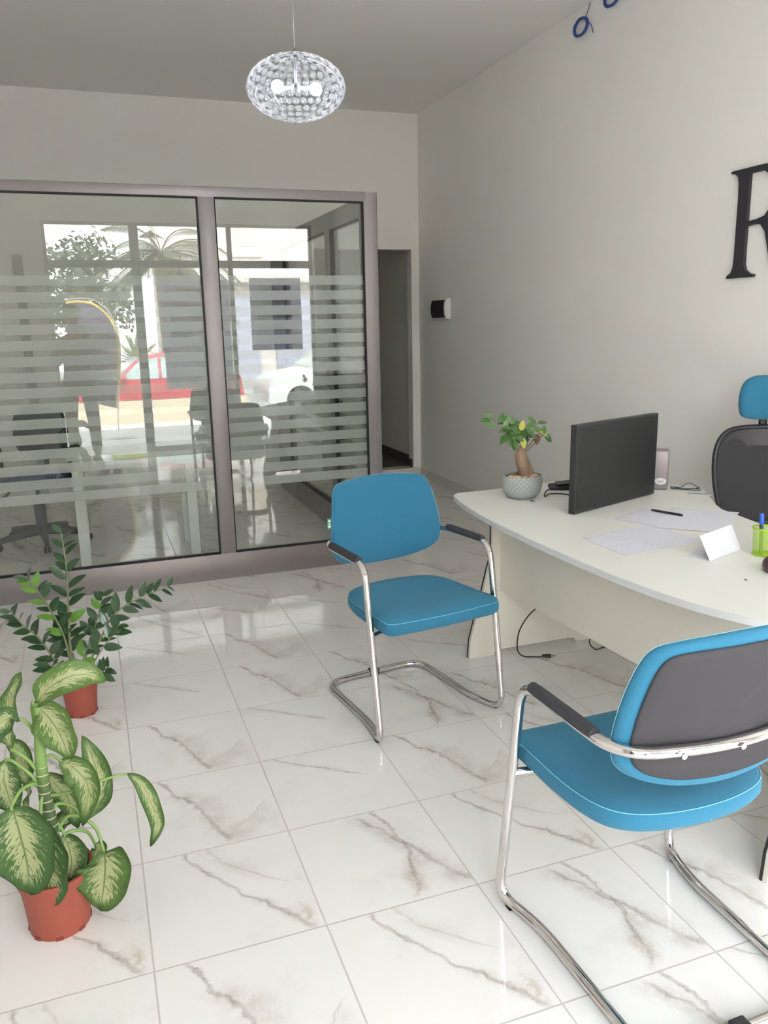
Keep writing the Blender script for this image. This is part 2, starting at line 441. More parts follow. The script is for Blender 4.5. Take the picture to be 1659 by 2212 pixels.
# front wall with the shop window behind the camera
bm = new()
box(bm, XL, -.38, YS-.2, YS, -.02, ZC); box(bm, 2.91, XR, YS-.2, YS, -.02, ZC); box(bm, -.38, 2.91, YS-.2, YS, 2.83, ZC)
struct('wall_front', bm, M_wall)
wn = new()
for x0, x1 in ((-.38, -.34), (.61, .72), (1.80, 1.86), (2.87, 2.91)): box(wn, x0, x1, YS-.12, YS-.06, 0, 2.83, .004)
box(wn, -.38, 2.91, YS-.12, YS-.06, 2.295, 2.385, .004); box(wn, -.38, 2.91, YS-.12, YS-.06, 2.79, 2.83, .004); box(wn, .66, 2.91, YS-.12, YS-.06, 0, .07, .004)
wf = struct('window_1', wn, M_store)
bm = new()
for x0, x1, z0 in ((-.34, .61, .0), (.72, 1.80, .07), (1.86, 2.87, .07)):
    box(bm, x0, x1, YS-.094, YS-.088, z0, 2.295); box(bm, x0, x1, YS-.094, YS-.088, 2.385, 2.79)
obj('pane', bm, M_glass2, wf)

# ---------------------------------------------------------------- glass office partition
pt = thing('glass_partition', 'large taupe aluminium framed glass partition with frosted stripes enclosing an inner office', 'partition', (1.73, .53, 0))
FY0, FY1 = .5, .56
bm = new()
box(bm, XL, 1.70, FY0, FY1, 0, .168, .004)
box(bm, XL, 1.70, FY0, FY1, 2.303, 2.362, .004)
for x0, x1 in ((.673, .770), (-.79, -.69)): box(bm, x0, x1, FY0+.001, FY1, .16, 2.31, .004)
# rounded corner post
pts = [(1.68, .501), (1.725, .500), (1.752, .5015), (1.768, .506), (1.776, .516), (1.779, .53), (1.779, .60), (1.68, .60)]
prism(bm, pts, 0, 2.362, 'z')
obj('frame', bm, M_frame, pt, world=True, smooth=True, sharp=25)
bm = new()
SX0, SX1 = 1.69, 1.75
box(bm, SX0, SX1, .60, YB, 0, .20, .004); box(bm, SX0, SX1, .60, YB, 2.225, 2.345, .004)
box(bm, SX0, SX1, 1.30, 1.435, .19, 2.23, .004); box(bm, SX0, SX1, 2.80, YB, .19, 2.23, .004)
obj('side_frame', bm, M_frame, pt, world=True)
bm = new()
def gasket(x0, x1, z0, z1, y=.4975, t=.009):
    box(bm, x0, x1, y, y+.03, z0, z0+t); box(bm, x0, x1, y, y+.03, z1-t, z1)
    box(bm, x0, x0+t*.45, y, y+.03, z0, z1); box(bm, x1-t*.8, x1, y, y+.03, z0, z1)
gasket(-.69, .673, .166, 2.306); gasket(.770, 1.682, .166, 2.306); gasket(XL+.02, -.79, .166, 2.306)
for y0, y1 in ((.60, 1.30), (1.435, 2.80)):
    for xx in (SX0-.001,):
        box(bm, xx, xx+.03, y1-.009, y1, .2, 2.225); box(bm, xx, xx+.03, y0, y1, 2.217, 2.226); box(bm, xx, xx+.03, y0, y1, .199, .208)
obj('gasket', bm, M_rubber, pt, world=True)
for x0, x1 in ((-.69, .673), (.770, 1.682), (XL+.01, -.79)):
    obj('pane', box(new(), x0+.002, x1-.002, .525, .533, .168, 2.304), M_glass, pt, world=True)
for y0, y1 in ((.60, 1.30), (1.435, 2.80)):
    obj('side_pane', box(new(), 1.717, 1.725, y0, y1, .20, 2.225), M_glass, pt, world=True)

# ---------------------------------------------------------------- visitor chairs
TR = .0135
def make_chair(label, loc, rz, with_tag):
    t = thing('visitor_chair', label, 'chair', loc, rz, 'blue cantilever visitor chairs at the desk')
    half = [(-.0, -.362, TR), (.238, -.362, TR), (.246, .085, TR), (.286, .235, TR), (.287, .134, .698), (.279, -.253, .694), (.0, -.294, .684)]
    pts = [half[0]]+half[1:-1]+[half[-1]]+[(-x, y, z) for x, y, z in half[1:-1]][::-1]
    rad = [0, .09, .10, .065, .075, .10, .20, .10, .075, .065, .10, .09]
    pts = fillet(pts, rad, 9, closed=True)
    obj('frame', tube(new(), pts, TR, 16, closed=True), M_chrome, t, smooth=True)
    # seat carriers
    bm = new()
    tube(bm, fillet([(-.284, .172, .425), (-.22, .155, .430), (.22, .155, .430), (.284, .172, .425)], .03), .011, 10)
    tube(bm, [(-.16, .155, .430), (-.16, -.13, .420)], .010, 8); tube(bm, [(.16, .155, .430), (.16, -.13, .420)], .010, 8)
    obj('seat_rail', bm, M_chrome, t, smooth=True, sharp=50)
    bm = new(); box(bm, -.022, .022, -.378, -.345, .001, .032, .004); obj('clamp', bm, M_blackpl, t)
    for s in (-1, 1):
        for x, y in ((.245, .055), (.281, .192), (.18, -.362)):
            bm = new()
            if abs(y) > .3: box(bm, s*x-.022, s*x+.022, y-.006, y+.006, 0, .006, .002)
            else: box(bm, s*x-.005, s*x+.005, y-.016, y+.010, 0, .003, .001)
            obj('glide', bm, M_blackpl, t)
    # seat cushion
    ol = [(.0, .262), (.15, .258), (.243, .250), (.262, .212), (.260, .12), (.257, .02), (.248, -.07), (.226, -.142), (.18, -.188), (.10, -.216),
          (.0, -.226), (-.10, -.216), (-.18, -.188), (-.226, -.142), (-.248, -.07), (-.257, .02), (-.260, .12), (-.262, .212), (-.243, .250), (-.15, .258)]
    ol = [(p.x, p.y) for p in smoothpts([(a, b, 0) for a, b in ol], 5, True)]
    def fs(x, y, h):
        z = .492 + .012*(y/.25)**2 - .020*math.cos(min(abs(x)/.26, 1)*PI/2)*(1-abs(y-.0)/.3 if abs(y) < .3 else 0)*(1 if h > -.02 else .2)
        z -= .016*max(0, (y-.17)/.09)**2
        return (x, y, z+h)
    prof = [(.95, -.058), (.10, -.058), (.025, -.056), (.008, -.050), (.0, -.038), (.0, -.012), (.003, -.003), (.006, .0), (.012, .004), (.05, .010), (.12, .013), (.95, .014)]
    seat = obj('seat', cushion(ol, prof, fs, (0, .02)), M_blue, t, smooth=True)
    c = V((0, .02)); ring = []
    for p in ol:
        d = V(p)-c; q = c+d*(1-.0035/d.length); ring.append(V(fs(q.x, q.y, -.001)))
    bm = tube(new(), ring, .0012, 6, closed=True)
    tube(bm, [(0.0, -.2225, .493), (0.004, -.2235, .470), (0.008, -.221, .45)], .0009, 6)
    obj('seam', bm, M_seam, seat, smooth=True)
    # backrest, coordinates (x, z)
    bo = [(0, .947), (.10, .943), (.17, .936), (.212, .924), (.232, .892), (.244, .84), (.254, .78), (.262, .715), (.262, .675), (.250, .640), (.215, .612),
          (.15, .590), (.08, .579), (0, .575)]
    bo = bo+[(-a, b) for a, b in bo[1:-1]][::-1]
    bo = [(p.x, p.y) for p in smoothpts([(a, b, 0) for a, b in bo], 5, True)]
    def fb(x, z, h):
        y = -.268 + .60*x*x - .13*(z-.66) + .02*math.sin((z-.58)/.36*PI)
        return (x, y+h+.012, z)
    prof = [(.95, -.020), (.05, -.020), (.012, -.017), (.002, -.008), (.0, .0), (.003, .008), (.012, .015), (.04, .020), (.10, .023), (.95, .025)]
    bk = obj('backrest', cushion(bo, prof, fb, (0, .765)), M_blue, t, smooth=True)
    ring = []
    for p in bo:
        d = V(p)-V((0, .765)); q = V((0, .765))+d*(1+.0005/d.length); ring.append(V(fb(q.x, q.y, .004)))
    obj('seam', tube(new(), ring, .0007, 6, closed=True), M_seam, bk, smooth=True)
    prof = [(.95, -.016), (.034, -.016), (.027, -.018), (.025, -.022), (.029, -.026), (.06, -.0275), (.95, -.0285)]
    obj('back_panel', cushion(bo, prof, fb, (0, .765)), M_greyback, bk, smooth=True)
    for x in (-.152, 0, .152):
        bm = new()
        t2 = lathe(new(), [(.0, .005), (.005, .005), (.0075, .003), (.0075, 0)], seg=14)
        merge(bm, t2, Matrix.Translation((x, -.3005+.2*x*x, .684+.3*x*x)) @ Matrix.Rotation(PI/2, 4, 'X'))
        tube(bm, [(x, -.25, .684+.3*x*x), (x, -.285, .684+.3*x*x)], .006, 8)
        obj('bolt', bm, M_chrome, t, smooth=True, sharp=40)
    # sleeves on the arms
    for s in (-1, 1):
        a, b = V((s*.2862, .085, .7035)), V((s*.2805, -.165, .7025))
        n = 10; P = [a.lerp(b, k/n) for k in range(n+1)]
        R = [.0148]+[.0162]*(n-1)+[.0148]
        obj('arm_pad', tube(new(), P, R, 16, flat=1.0), M_pad, t, smooth=True, sharp=50)
    if with_tag:
        bm = new(); box(bm, .250, .268, -.226, -.224, .755, .800, .0005)
        tg = obj('fabric_tag', bm, mat('green_tag', (70, 146, 104), rough=.7), t)
        tg['label'] = 'small green and white fabric tag sewn in the backrest side'
        bm = new()
        for k, (za, zb) in enumerate(((.787, .794), (.777, .781), (.762, .773))): box(bm, .254, .264, -.2236, -.2232, za, zb)
        obj('tag_print', bm, M_white, tg)
    return t
# rotation so that +y of the chair is where the sitter faces
make_chair('blue cantilever chair facing the camera, with a green tag on its backrest', (1.149, -1.591, 0), math.radians(-81)-PI/2, True)
make_chair('blue cantilever chair in the right foreground, its charcoal back panel facing us', (1.22, -3.004, 0), math.radians(90.8)-PI/2, False)

# ---------------------------------------------------------------- curved desk
DZ = .75
dk = thing('curved_desk', 'large white desk with a bowed front edge standing along the right wall', 'desk', (2.0, -2.0, 0))
near = [(1.668, -.948), (1.640, -.956), (1.612, -.985), (1.598, -1.03), (1.575, -1.13), (1.558, -1.25), (1.543, -1.40), (1.536, -1.55), (1.534, -1.78), (1.537, -2.0), (1.548, -2.25), (1.571, -2.5),
        (1.612, -2.70), (1.69, -2.88), (1.79, -3.03), (1.90, -3.15), (2.02, -3.24), (2.2, -3.27), (2.42, -3.27)]
inner = [(2.47, -3.2), (2.47, -2.6), (2.478, -2.25), (2.504, -2.017), (2.547, -1.76), (2.585, -1.56), (2.60, -1.46), (2.62, -1.30), (2.56, -1.06), (2.42, -.93), (2.22, -.905), (1.95, -.935), (1.78, -.948)]
outl = [(p.x, p.y) for p in smoothpts([(a, b, 0) for a, b in near], 4)]+inner
bm = prism(new(), outl, DZ-.001-.022, DZ, 'z', bev=.0015)
obj('desktop', bm, M_desk, dk, world=True)
# edge band: a thin strip round the front
bm = new()
P = [V((a, b, 0)) for a, b in outl[:len(outl)-len(inner)]]
prev = None
for i, p in enumerate(P):
    tt = (P[min(i+1, len(P)-1)]-P[max(i-1, 0)]).normalized(); nn = V((tt.y, -tt.x, 0))
    if nn.x > 0 and i < 50: nn = -nn
    q = p+nn*.0012
    a = bm.verts.new((q.x, q.y, DZ-.0235)); b = bm.verts.new((q.x, q.y, DZ-.0012)); c2 = bm.verts.new((p.x-nn.x*.001, p.y-nn.y*.001, DZ-.0012)); d2 = bm.verts.new((p.x-nn.x*.001, p.y-nn.y*.001, DZ-.0235))
    if prev:
        for u1, u2, v1, v2 in ((prev[0], prev[1], b, a), (prev[1], prev[2], c2, b), (prev[3], prev[0], a, d2), (prev[2], prev[3], d2, c2)):
            bm.faces.new((u1, u2, v1, v2))
    prev = (a, b, c2, d2)
obj('edge_band', bm, M_deskedge, dk, world=True)
# return leaf under the cables
ret = [(2.25, -.90), (2.42, -1.01), (2.70, -1.232), (2.79, -1.310), (2.785, -1.36), (2.70, -1.50), (2.60, -1.66), (2.545, -1.77), (2.50, -1.80), (2.50, -1.2)]
obj('return_top', prism(new(), ret, DZ-.026, DZ-.0025, 'z', bev=.001), M_desk, dk, world=True)
def leg_panel(y, dx):
    prof = [(1.690, .727), (1.691, .557), (1.689, .50), (1.668, .424), (1.638, .302), (1.597, .157), (1.580, .089), (1.574, .0), (1.70, .0), (1.712, .018), (1.74, .024),
            (2.12, .024), (2.15, .018), (2.165, 0), (2.35, 0), (2.345, .1), (2.30, .35), (2.28, .5), (2.28, .727)]
    prof = [(a+dx, b) for a, b in prof]
    o = obj('leg_panel', prism(new(), prof, y, y+.025, 'y', bev=.001), M_deskpanel, dk, world=True)
    e = new(); edge = [V((a+dx-.001, y+.0135, b)) for a, b in [(1.690, .727), (1.691, .557), (1.689, .50), (1.668, .424), (1.638, .302), (1.597, .157), (1.580, .089), (1.574, .0)]]
    pv = None
    for p in edge:
        r = [e.verts.new(p+V(d)) for d in ((-.0015, .004, 0), (-.0015, .0135, 0), (.004, .0135, 0), (.004, .004, 0))]
        if pv:
            for k in range(4): e.faces.new((pv[k], pv[(k+1) % 4], r[(k+1) % 4], r[k]))
        pv = r
    obj('edge_strip', e, M_blackpl, o, world=True)
leg_panel(-1.245, 0); leg_panel(-3.0, .088)
mp = [(1.733, -1.245), (1.748, -1.55), (1.772, -1.91), (1.792, -2.234), (1.815, -2.62), (1.838, -2.976)]
bm = new(); prism(bm, mp+[(a+.018, b) for a, b in mp[::-1]], .33, .727, 'z')
obj('modesty_panel', bm, M_deskpanel, dk, world=True)
# grommet oval
bm = new(); ring = [(2.685+.055*math.cos(a)*math.cos(-.9)-.022*math.sin(a)*math.sin(-.9), -1.455+.055*math.cos(a)*math.sin(-.9)+.022*math.sin(a)*math.cos(-.9)) for a in [2*PI*k/24 for k in range(24)]]
prism(bm, ring, DZ-.003, DZ-.0005, 'z'); obj('cable_port', bm, mat('grey_port', (168, 168, 168), rough=.4), dk, world=True)

# ---------------------------------------------------------------- things on the desk
mo = thing('monitor', 'black flat computer monitor standing on the white desk beside the bonsai', 'monitor', (2.10, -1.52, DZ))
pL, pR = V((1.905, -1.590, 0)), V((2.487, -1.374, 0))
dx = (pR-pL).normalized(); nn = V((dx.y, -dx.x, 0)); L = (pR-pL).length
mm = Matrix((dx, nn*-1, V((0, 0, 1)))).transposed().to_4x4(); mm.translation = pL
def mpart(name, bm, m, parent, **k):
    bmesh.ops.transform(bm, matrix=mm, verts=bm.verts); return obj(name, bm, m, parent, world=True, **k)
H = .385
M_scr = mat('dark_screen', (36, 37, 38), rough=.35, spec=.4)
bm = new(); box(bm, 0, L, 0, .034, DZ+.003, DZ+.003+H, .003); ms = mpart('housing', bm, mat('black_housing', (42, 43, 45), rough=.45), mo)
bm = new(); box(bm, .012, L-.012, -.0015, .003, DZ+.018, DZ+H-.006, .0008); mpart('screen', bm, M_scr, mo)
bm = new(); icos(bm, (L*.54, -.0022, DZ+.012), .003, 1, (1, .3, 1)); mpart('badge', bm, mat('grey_badge', (120, 130, 128), rough=.3), ms)
bm = new(); box(bm, L/2-.03, L/2+.03, .034, .075, DZ+.0, DZ+.2, .006); box(bm, L/2-.10, L/2+.10, .036, .17, DZ-.0005, DZ+.010, .004); mpart('stand', bm, M_blackpl, mo)

ph = thing('desk_gadget', 'flat black device lying on the desk between the bonsai and the monitor', 'device', (2.2, -1.08, DZ))
a = V((2.135, -1.018, DZ)); bm = new()
prism(bm, [(-.005, 0), (.17, 0), (.17, .008), (.12, .026), (.0, .012)], -.06, .06, 'y', bev=.002)
bmesh.ops.transform(bm, matrix=Matrix.Translation((2.115, -1.04, DZ+.0005)) @ Matrix.Rotation(math.radians(-25), 4, 'Z'), verts=bm.verts)
obj('body', bm, M_blackpl, ph, world=True)
bm = new(); box(bm, .03, .11, -.04, .04, .0185, .0215, .001)
bmesh.ops.transform(bm, matrix=Matrix.Translation((2.115, -1.04, DZ+.0025)) @ Matrix.Rotation(math.radians(-25), 4, 'Z') @ Matrix.Rotation(math.radians(-6), 4, 'Y'), verts=bm.verts)
obj('top_plate', bm, mat('grey_plastic', (70, 70, 72), rough=.5), ph, world=True)
def cable(name, pts, r, label, m=M_blackpl, smooth=6, **k):
    o = obj(name, tube(new(), smoothpts(pts, smooth), r, 8), m, smooth=True)
    return tag(o, label, 'cable', **k)
z = DZ+.003
cable('cable', [(2.12, -1.055, z), (2.06, -1.10, z), (1.998, -1.185, z), (1.985, -1.215, z), (2.0, -1.20, z), (2.04, -1.17, z), (2.09, -1.195, z), (2.11, -1.235, z), (2.14, -1.30, z)], .0028, 'thin black cable looping on the desk from the bonsai pot towards the monitor')

sp_ = thing('computer_speaker', 'mauve grey upright desktop speaker half hidden behind the black monitor', 'speaker', (2.60, -1.28, DZ))
sm = Matrix.Translation((2.585, -1.275, DZ)) @ Matrix.Rotation(math.radians(-38), 4, 'Z')
bm = new(); box(bm, -.065, .045, -.035, .035, .0, .198, .012, 3); bmesh.ops.transform(bm, matrix=sm, verts=bm.verts)
obj('cabinet', bm, mat('mauve_plastic', (140, 130, 132), rough=.4, metal=.3), sp_, world=True, smooth=True, sharp=40)
bm = new(); lathe(bm, [(0, .002), (.026, .002), (.028, 0)], seg=28, cap0=False)
bmesh.ops.transform(bm, matrix=sm @ Matrix.Translation((.010, -.0352, .044)) @ Matrix.Rotation(PI/2, 4, 'X') @ Matrix.Diagonal((1, .62, 1, 1)), verts=bm.verts)
bd = obj('badge', bm, mat('silver_badge', (205, 205, 205), rough=.3, metal=.3), sp_, world=True)
o = text_obj('badge_print', 'acer', .016, .0005, mat('dark_print', (70, 66, 66), rough=.6), bd, Matrix.Translation(-V(sp_.location)) @ sm @ Matrix.Translation((.010, -.0376, .044)) @ Matrix.Rotation(PI/2, 4, 'X'))
z = DZ+.001
cable('cable', [(2.63, -1.31, z+.012), (2.70, -1.30, z), (2.735, -1.32, z+.022), (2.77, -1.35, z), (2.76, -1.345, z)], .0020, 'thin black cable arching up beside the mauve speaker')
cable('cable', [(2.63, -1.315, z+.006), (2.70, -1.345, z), (2.72, -1.345, z), (2.755, -1.365, z), (2.775, -1.345, z)], .0024, 'pair of black leads trailing from the speaker to behind the mesh chair')
cable('cable', [(2.63, -1.32, z+.004), (2.69, -1.36, z), (2.71, -1.385, z), (2.735, -1.40, z), (2.755, -1.385, z)], .0020, 'black lead nearest the desk edge behind the mesh chair')

# papers
def sheet(name, cs, z, label, lines=None):
    bm = new(); prism(bm, [(c[0], c[1]) for c in cs], z, z+.0006, 'z')
    m = M_paper
    if lines is not None:
        m = bpy.data.materials.new('printed_paper'); m.use_nodes = True; nt = m.node_tree; b = nt.nodes['Principled BSDF']; b.inputs['Roughness'].default_value = .8
        g = nt.nodes.new('ShaderNodeTexCoord'); mp_ = nt.nodes.new('ShaderNodeMapping'); nt.links.new(g.outputs['Object'], mp_.inputs[0])
        mp_.inputs['Rotation'].default_value = (0, 0, lines)
        s = nt.nodes.new('ShaderNodeSeparateXYZ'); nt.links.new(mp_.outputs[0], s.inputs[0])
        row = (N(nt, s.outputs['Y'])*130.0).fract().gt(.62)
        nz = nt.nodes.new('ShaderNodeTexNoise'); nz.inputs['Scale'].default_value = 260; nt.links.new(mp_.outputs[0], nz.inputs['Vector'])
        nb = nt.nodes.new('ShaderNodeTexNoise'); nb.inputs['Scale'].default_value = 14; nt.links.new(mp_.outputs[0], nb.inputs['Vector'])
        f = row*N(nt, nz.outputs[0]).gt(.50)*N(nt, nb.outputs[0]).step(.46, .60)
        mx = nt.nodes.new('ShaderNodeMix'); mx.data_type = 'RGBA'; nt.links.new((f*.38).s, mx.inputs[0])
        mx.inputs[6].default_value = (*lin((208, 208, 217)), 1); mx.inputs[7].default_value = (*lin((120, 120, 130)), 1)
        nt.links.new(mx.outputs[2], b.inputs['Base Color'])
    o = obj(name, bm, m); return tag(o, label, 'paper')
q = lambda x, y: atz(x, y, DZ)
sheet('paper_sheet', [q(1259, 1163), q(1350, 1200), q(1520, 1170), q(1405, 1131)], DZ+.0006, 'printed paper sheet nearest the front edge of the desk', lines=.3)
sheet('paper_sheet', [q(1324, 1121), q(1480, 1147), q(1512, 1117), q(1385, 1098)], DZ+.0014, 'handwritten paper sheet lying under the black pen', lines=1.9)
sheet('paper_sheet', [q(1410, 1140), q(1560, 1152), q(1597, 1108), q(1450, 1098)], DZ+.0022, 'blank paper sheet lying between the pen and the mesh chair')
a, b = q(1407, 1105)+V((0, 0, .008)), q(1474, 1117)+V((0, 0, .008))
pn = thing('pen', 'black pen lying across the papers on the desk', 'pen', a)
P = [a.lerp(b, k/10) for k in range(11)]
obj('barrel', tube(new(), P[:7], [.0035, .0048, .005, .005, .005, .005, .005], 12), M_blackpl, pn, world=True, smooth=True, sharp=50)
obj('cap', tube(new(), P[6:], [.0056, .0056, .0056, .0054, .0045], 12), mat('black_gloss', (30, 26, 32), rough=.25), pn, world=True, smooth=True, sharp=50)
# folded card
fc = thing('folded_card', 'white folded paper card standing tent like on the desk beside the green pen cup', 'card', q(1533, 1212))
A, B_, Cc, D_ = q(1533, 1213), q(1600, 1187), q(1482, 1204), q(1548, 1180)
t1, t2 = V((1.958, -2.30, DZ+.082)), V((2.10, -2.20, DZ+.095))
bm = new()
def slab(bm, p0, p1, p2, p3, th=.0012):
    n = (p1-p0).cross(p3-p0).normalized()*th
    a = [bm.verts.new(p) for p in (p0, p1, p2, p3)]; b = [bm.verts.new(p+n) for p in (p0, p1, p2, p3)]
    bm.faces.new(a); bm.faces.new(b[::-1])
    for k in range(4): bm.faces.new((a[k], b[k], b[(k+1) % 4], a[(k+1) % 4]))
def at_ray(px, py, depth):
    d = FW + RT*((px-829.5)/F_PX) - UP*((py-1106)/F_PX); return CAM + d*depth
dA = (A-CAM).dot(FW); dB = (B_-CAM).dot(FW)
Ttop, Ttop2 = at_ray(1511, 1158, dA+.035), at_ray(1580, 1133, dB+.035)
up = V((0, 0, .0006))
slab(bm, A+up, B_+up, Ttop2, Ttop)
obj('front_leaf', bm, M_paper, fc, world=True)
bm = new(); A2, B2 = at_ray(1534, 1206, dA+.06), q(1597, 1180)
A2.z = DZ+.0006; B2.z = DZ+.0006
slab(bm, Ttop, Ttop2, B2+V((.03, .05, 0)), A2+V((.03, .05, 0)))
slab(bm, A+up*1.5, q(1482, 1203)+up*1.5, q(1520, 1178)+up*1.5, q(1560, 1185)+up*1.5)
obj('rear_leaf', bm, M_paper, fc, world=True)

# pen cup
def mesh_mat():
    m = bpy.data.materials.new('lime_wire_mesh'); m.use_nodes = True; nt = m.node_tree; b = nt.nodes['Principled BSDF']; out = nt.nodes['Material Output']
    b.inputs['Base Color'].default_value = (*lin((156, 190, 44)), 1); b.inputs['Roughness'].default_value = .4
    uv = nt.nodes.new('ShaderNodeUVMap'); s = nt.nodes.new('ShaderNodeSeparateXYZ'); nt.links.new(uv.outputs[0], s.inputs[0])
    u, v = N(nt, s.outputs[0]), N(nt, s.outputs[1])
    a = ((u*90.0+v*34.0).fract()).lt(.27); c = ((u*90.0-v*34.0).fract()).lt(.27)
    tr = nt.nodes.new('ShaderNodeBsdfTransparent'); mx = nt.nodes.new('ShaderNodeMixShader')
    nt.links.new(a.max(c).s, mx.inputs[0]); nt.links.new(tr.outputs[0], mx.inputs[1]); nt.links.new(b.outputs[0], mx.inputs[2]); nt.links.new(mx.outputs[0], out.inputs[0])
    return m
M_lime = mat('lime_metal', (156, 190, 36), rough=.35)
PC = V((2.178, -2.375, DZ))
pc = thing('pen_cup', 'lime green wire mesh pen cup at the right edge of the desk', 'pen cup', PC)
bm = new(); uvl = bm.loops.layers.uv.new('UVMap'); seg = 40
def cr_(z): return .038+.004*(z/.095)
for k in range(seg):
    a0, a1 = 2*PI*k/seg, 2*PI*(k+1)/seg
    vs = [bm.verts.new((cr_(z)*math.cos(a), cr_(z)*math.sin(a), z)) for a, z in ((a0, .004), (a1, .004), (a1, .095), (a0, .095))]
    f = bm.faces.new(vs); f.smooth = True
    for l, uv in zip(f.loops, ((k/seg, 0), ((k+1)/seg, 0), ((k+1)/seg, 1), (k/seg, 1))): l[uvl].uv = uv
obj('mesh_wall', bm, mesh_mat(), pc)
for z, r in ((.097, .0425), (.003, .0385)):
    bm = tube(new(), [(r*math.cos(2*PI*k/40), r*math.sin(2*PI*k/40), z) for k in range(40)], .003 if z > .05 else .0022, 8, closed=True)
    obj('rim', bm, M_lime, pc, smooth=True)
bm = new(); lathe(bm, [(.0, .001), (.037, .001), (.037, .0028), (0, .0028)], seg=36, cap0=False, cap1=False); obj('base', bm, M_lime, pc)
def marker(label, base, tip):
    mk = thing('marker_pen', label, 'marker', base); d = (tip-base)
    P = [base+d*k for k in (0, .66, .661, .72)]
    obj('barrel', tube(new(), [base, base+d*.02, base+d*.62, base+d*.64], [.004, .0065, .0065, .0058], 14), mat('grey_barrel', (92, 118, 78), rough=.4), mk, world=True, smooth=True, sharp=40)
    obj('grip', tube(new(), [base+d*.63, base+d*.74], .0068, 14), mat('dark_blue_grip', (44, 54, 78), rough=.45), mk, world=True, smooth=True, sharp=40)
    obj('cap', tube(new(), [base+d*.735, base+d*.745, base+d*.985, base+d], [.0070, .0078, .0074, .0060], 14), mat('blue_cap', (34, 84, 190), rough=.35), mk, world=True, smooth=True, sharp=40)
marker('blue capped marker leaning to the left side inside the lime pen cup', PC+V((-.022, -.008, .007)), PC+V((-.012, .012, .148)))
marker('blue capped marker at the right side of the lime pen cup', PC+V((.024, -.005, .007)), PC+V((.050, -.012, .125)))
bm = new(); prof = [(.0, 0), (.026, 0), (.034, .006), (.038, .02), (.036, .036), (.028, .047), (.024, .046), (.030, .034), (.030, .02), (.024, .008), (0, .006)]
lathe(bm, prof, (2.055, -2.545, DZ), 32, False, False)
tag(obj('candle_bowl', bm, mat('maroon_ceramic', (70, 48, 54), rough=.3), smooth=True), 'small dark maroon bowl at the right edge of the desk below the pen cup', 'bowl')
bm = new(); p = q(1611, 1253); box(bm, p.x-.002, p.x+.002, p.y-.005, p.y+.005, DZ, DZ+.002, .0005)
tag(obj('paper_scrap', bm, M_rubber), 'tiny dark scrap on the desk near its front edge', 'scrap')

# bonsai ---------------------------------------------------------------
BC = V((1.885, -1.165, DZ))
fp = thing('ficus_bonsai', 'small ginseng ficus bonsai in a grey textured bowl at the left end of the desk', 'bonsai', BC)
def pot_mat():
    m = bpy.data.materials.new('grey_scale_ceramic'); m.use_nodes = True; nt = m.node_tree; b = nt.nodes['Principled BSDF']
    b.inputs['Base Color'].default_value = (*lin((164, 170, 168)), 1); b.inputs['Roughness'].default_value = .75
    tc = nt.nodes.new('ShaderNodeTexCoord'); s = nt.nodes.new('ShaderNodeSeparateXYZ'); nt.links.new(tc.outputs['Object'], s.inputs[0])
    x, y, z = [N(nt, s.outputs[i]) for i in range(3)]
    ang = x._m('ARCTAN2', y, x)/(2*PI)*26.0
    zz = z*46.0
    a = ((ang+zz).fract()-.5).abs(); c = ((ang-zz*.9).fract()-.5).abs()
    h = a.max(c).step(.38, .5)
    bp = nt.nodes.new('ShaderNodeBump'); bp.inputs['Strength'].default_value = .6; bp.inputs['Distance'].default_value = .004; bp.invert = True
    nt.links.new(h.s, bp.inputs['Height']); nt.links.new(bp.outputs[0], b.inputs['Normal'])
    mx = nt.nodes.new('ShaderNodeMix'); mx.data_type = 'RGBA'; nt.links.new((h*.3).s, mx.inputs[0]); mx.inputs[6].default_value = (*lin((166, 172, 170)), 1); mx.inputs[7].default_value = (*lin((128, 134, 132)), 1)
    nt.links.new(mx.outputs[2], b.inputs['Base Color'])
    return m
bm = new(); lathe(bm, [(0, 0), (.055, 0), (.072, .008), (.088, .03), (.096, .06), (.096, .088), (.092, .108), (.087, .109), (.086, .095), (.0, .090)], (0, 0, 0), 48, False, False)
obj('bowl', bm, pot_mat(), fp, smooth=True, sharp=60)
bm = new(); lathe(bm, [(0, .098), (.04, .100), (.087, .096)], seg=32, cap0=False, cap1=False); obj('soil', bm, M_soil, fp, smooth=True)
M_peb = mat('tan_pebble', (196, 158, 128), rough=.7, vary=.15, vscale=30)
M_peb2 = mat('grey_pebble', (110, 96, 88), rough=.7, vary=.2, vscale=30)
for k, (x, y, r, mm2) in enumerate(((-.052, -.045, .020, M_peb), (-.02, -.062, .016, M_peb), (-.040, .02, .022, M_peb2), (.050, -.03, .017, M_peb), (.055, .03, .020, M_peb2), (.02, -.058, .014, M_peb), (-.065, -.01, .016, M_peb), (.03, .05, .018, M_peb2))):
    bm = new(); icos(bm, (x, y, .098+r*.35), r, 2, (1.2, .9, .6)); obj('pebble', bm, mm2, fp, smooth=True)
M_trunk = mat('ficus_bark', (146, 122, 102), rough=.75, vary=.25, vscale=25, bump=.3, bscale=60)
bm = new()
P = smoothpts([(.020, 0, .09), (.014, 0, .13), (.002, 0, .165), (-.008, 0, .20), (-.006, .0, .23), (.0, 0, .252), (.002, 0, .285)], 5)
R = [.034-.000*i for i in range(len(P))]
for i in range(len(P)):
    t = i/(len(P)-1); R[i] = .0225+.0085*math.sin(min(1, t/.72)*PI)**2 if t < .45 else (.031*(1-((t-.45)/.33)**2)+.0125*((t-.45)/.33)**2 if t < .78 else .0125)
RK = [(.09, .027), (.14, .029), (.18, .0315), (.205, .029), (.225, .020), (.24, .0135), (.30, .012)]
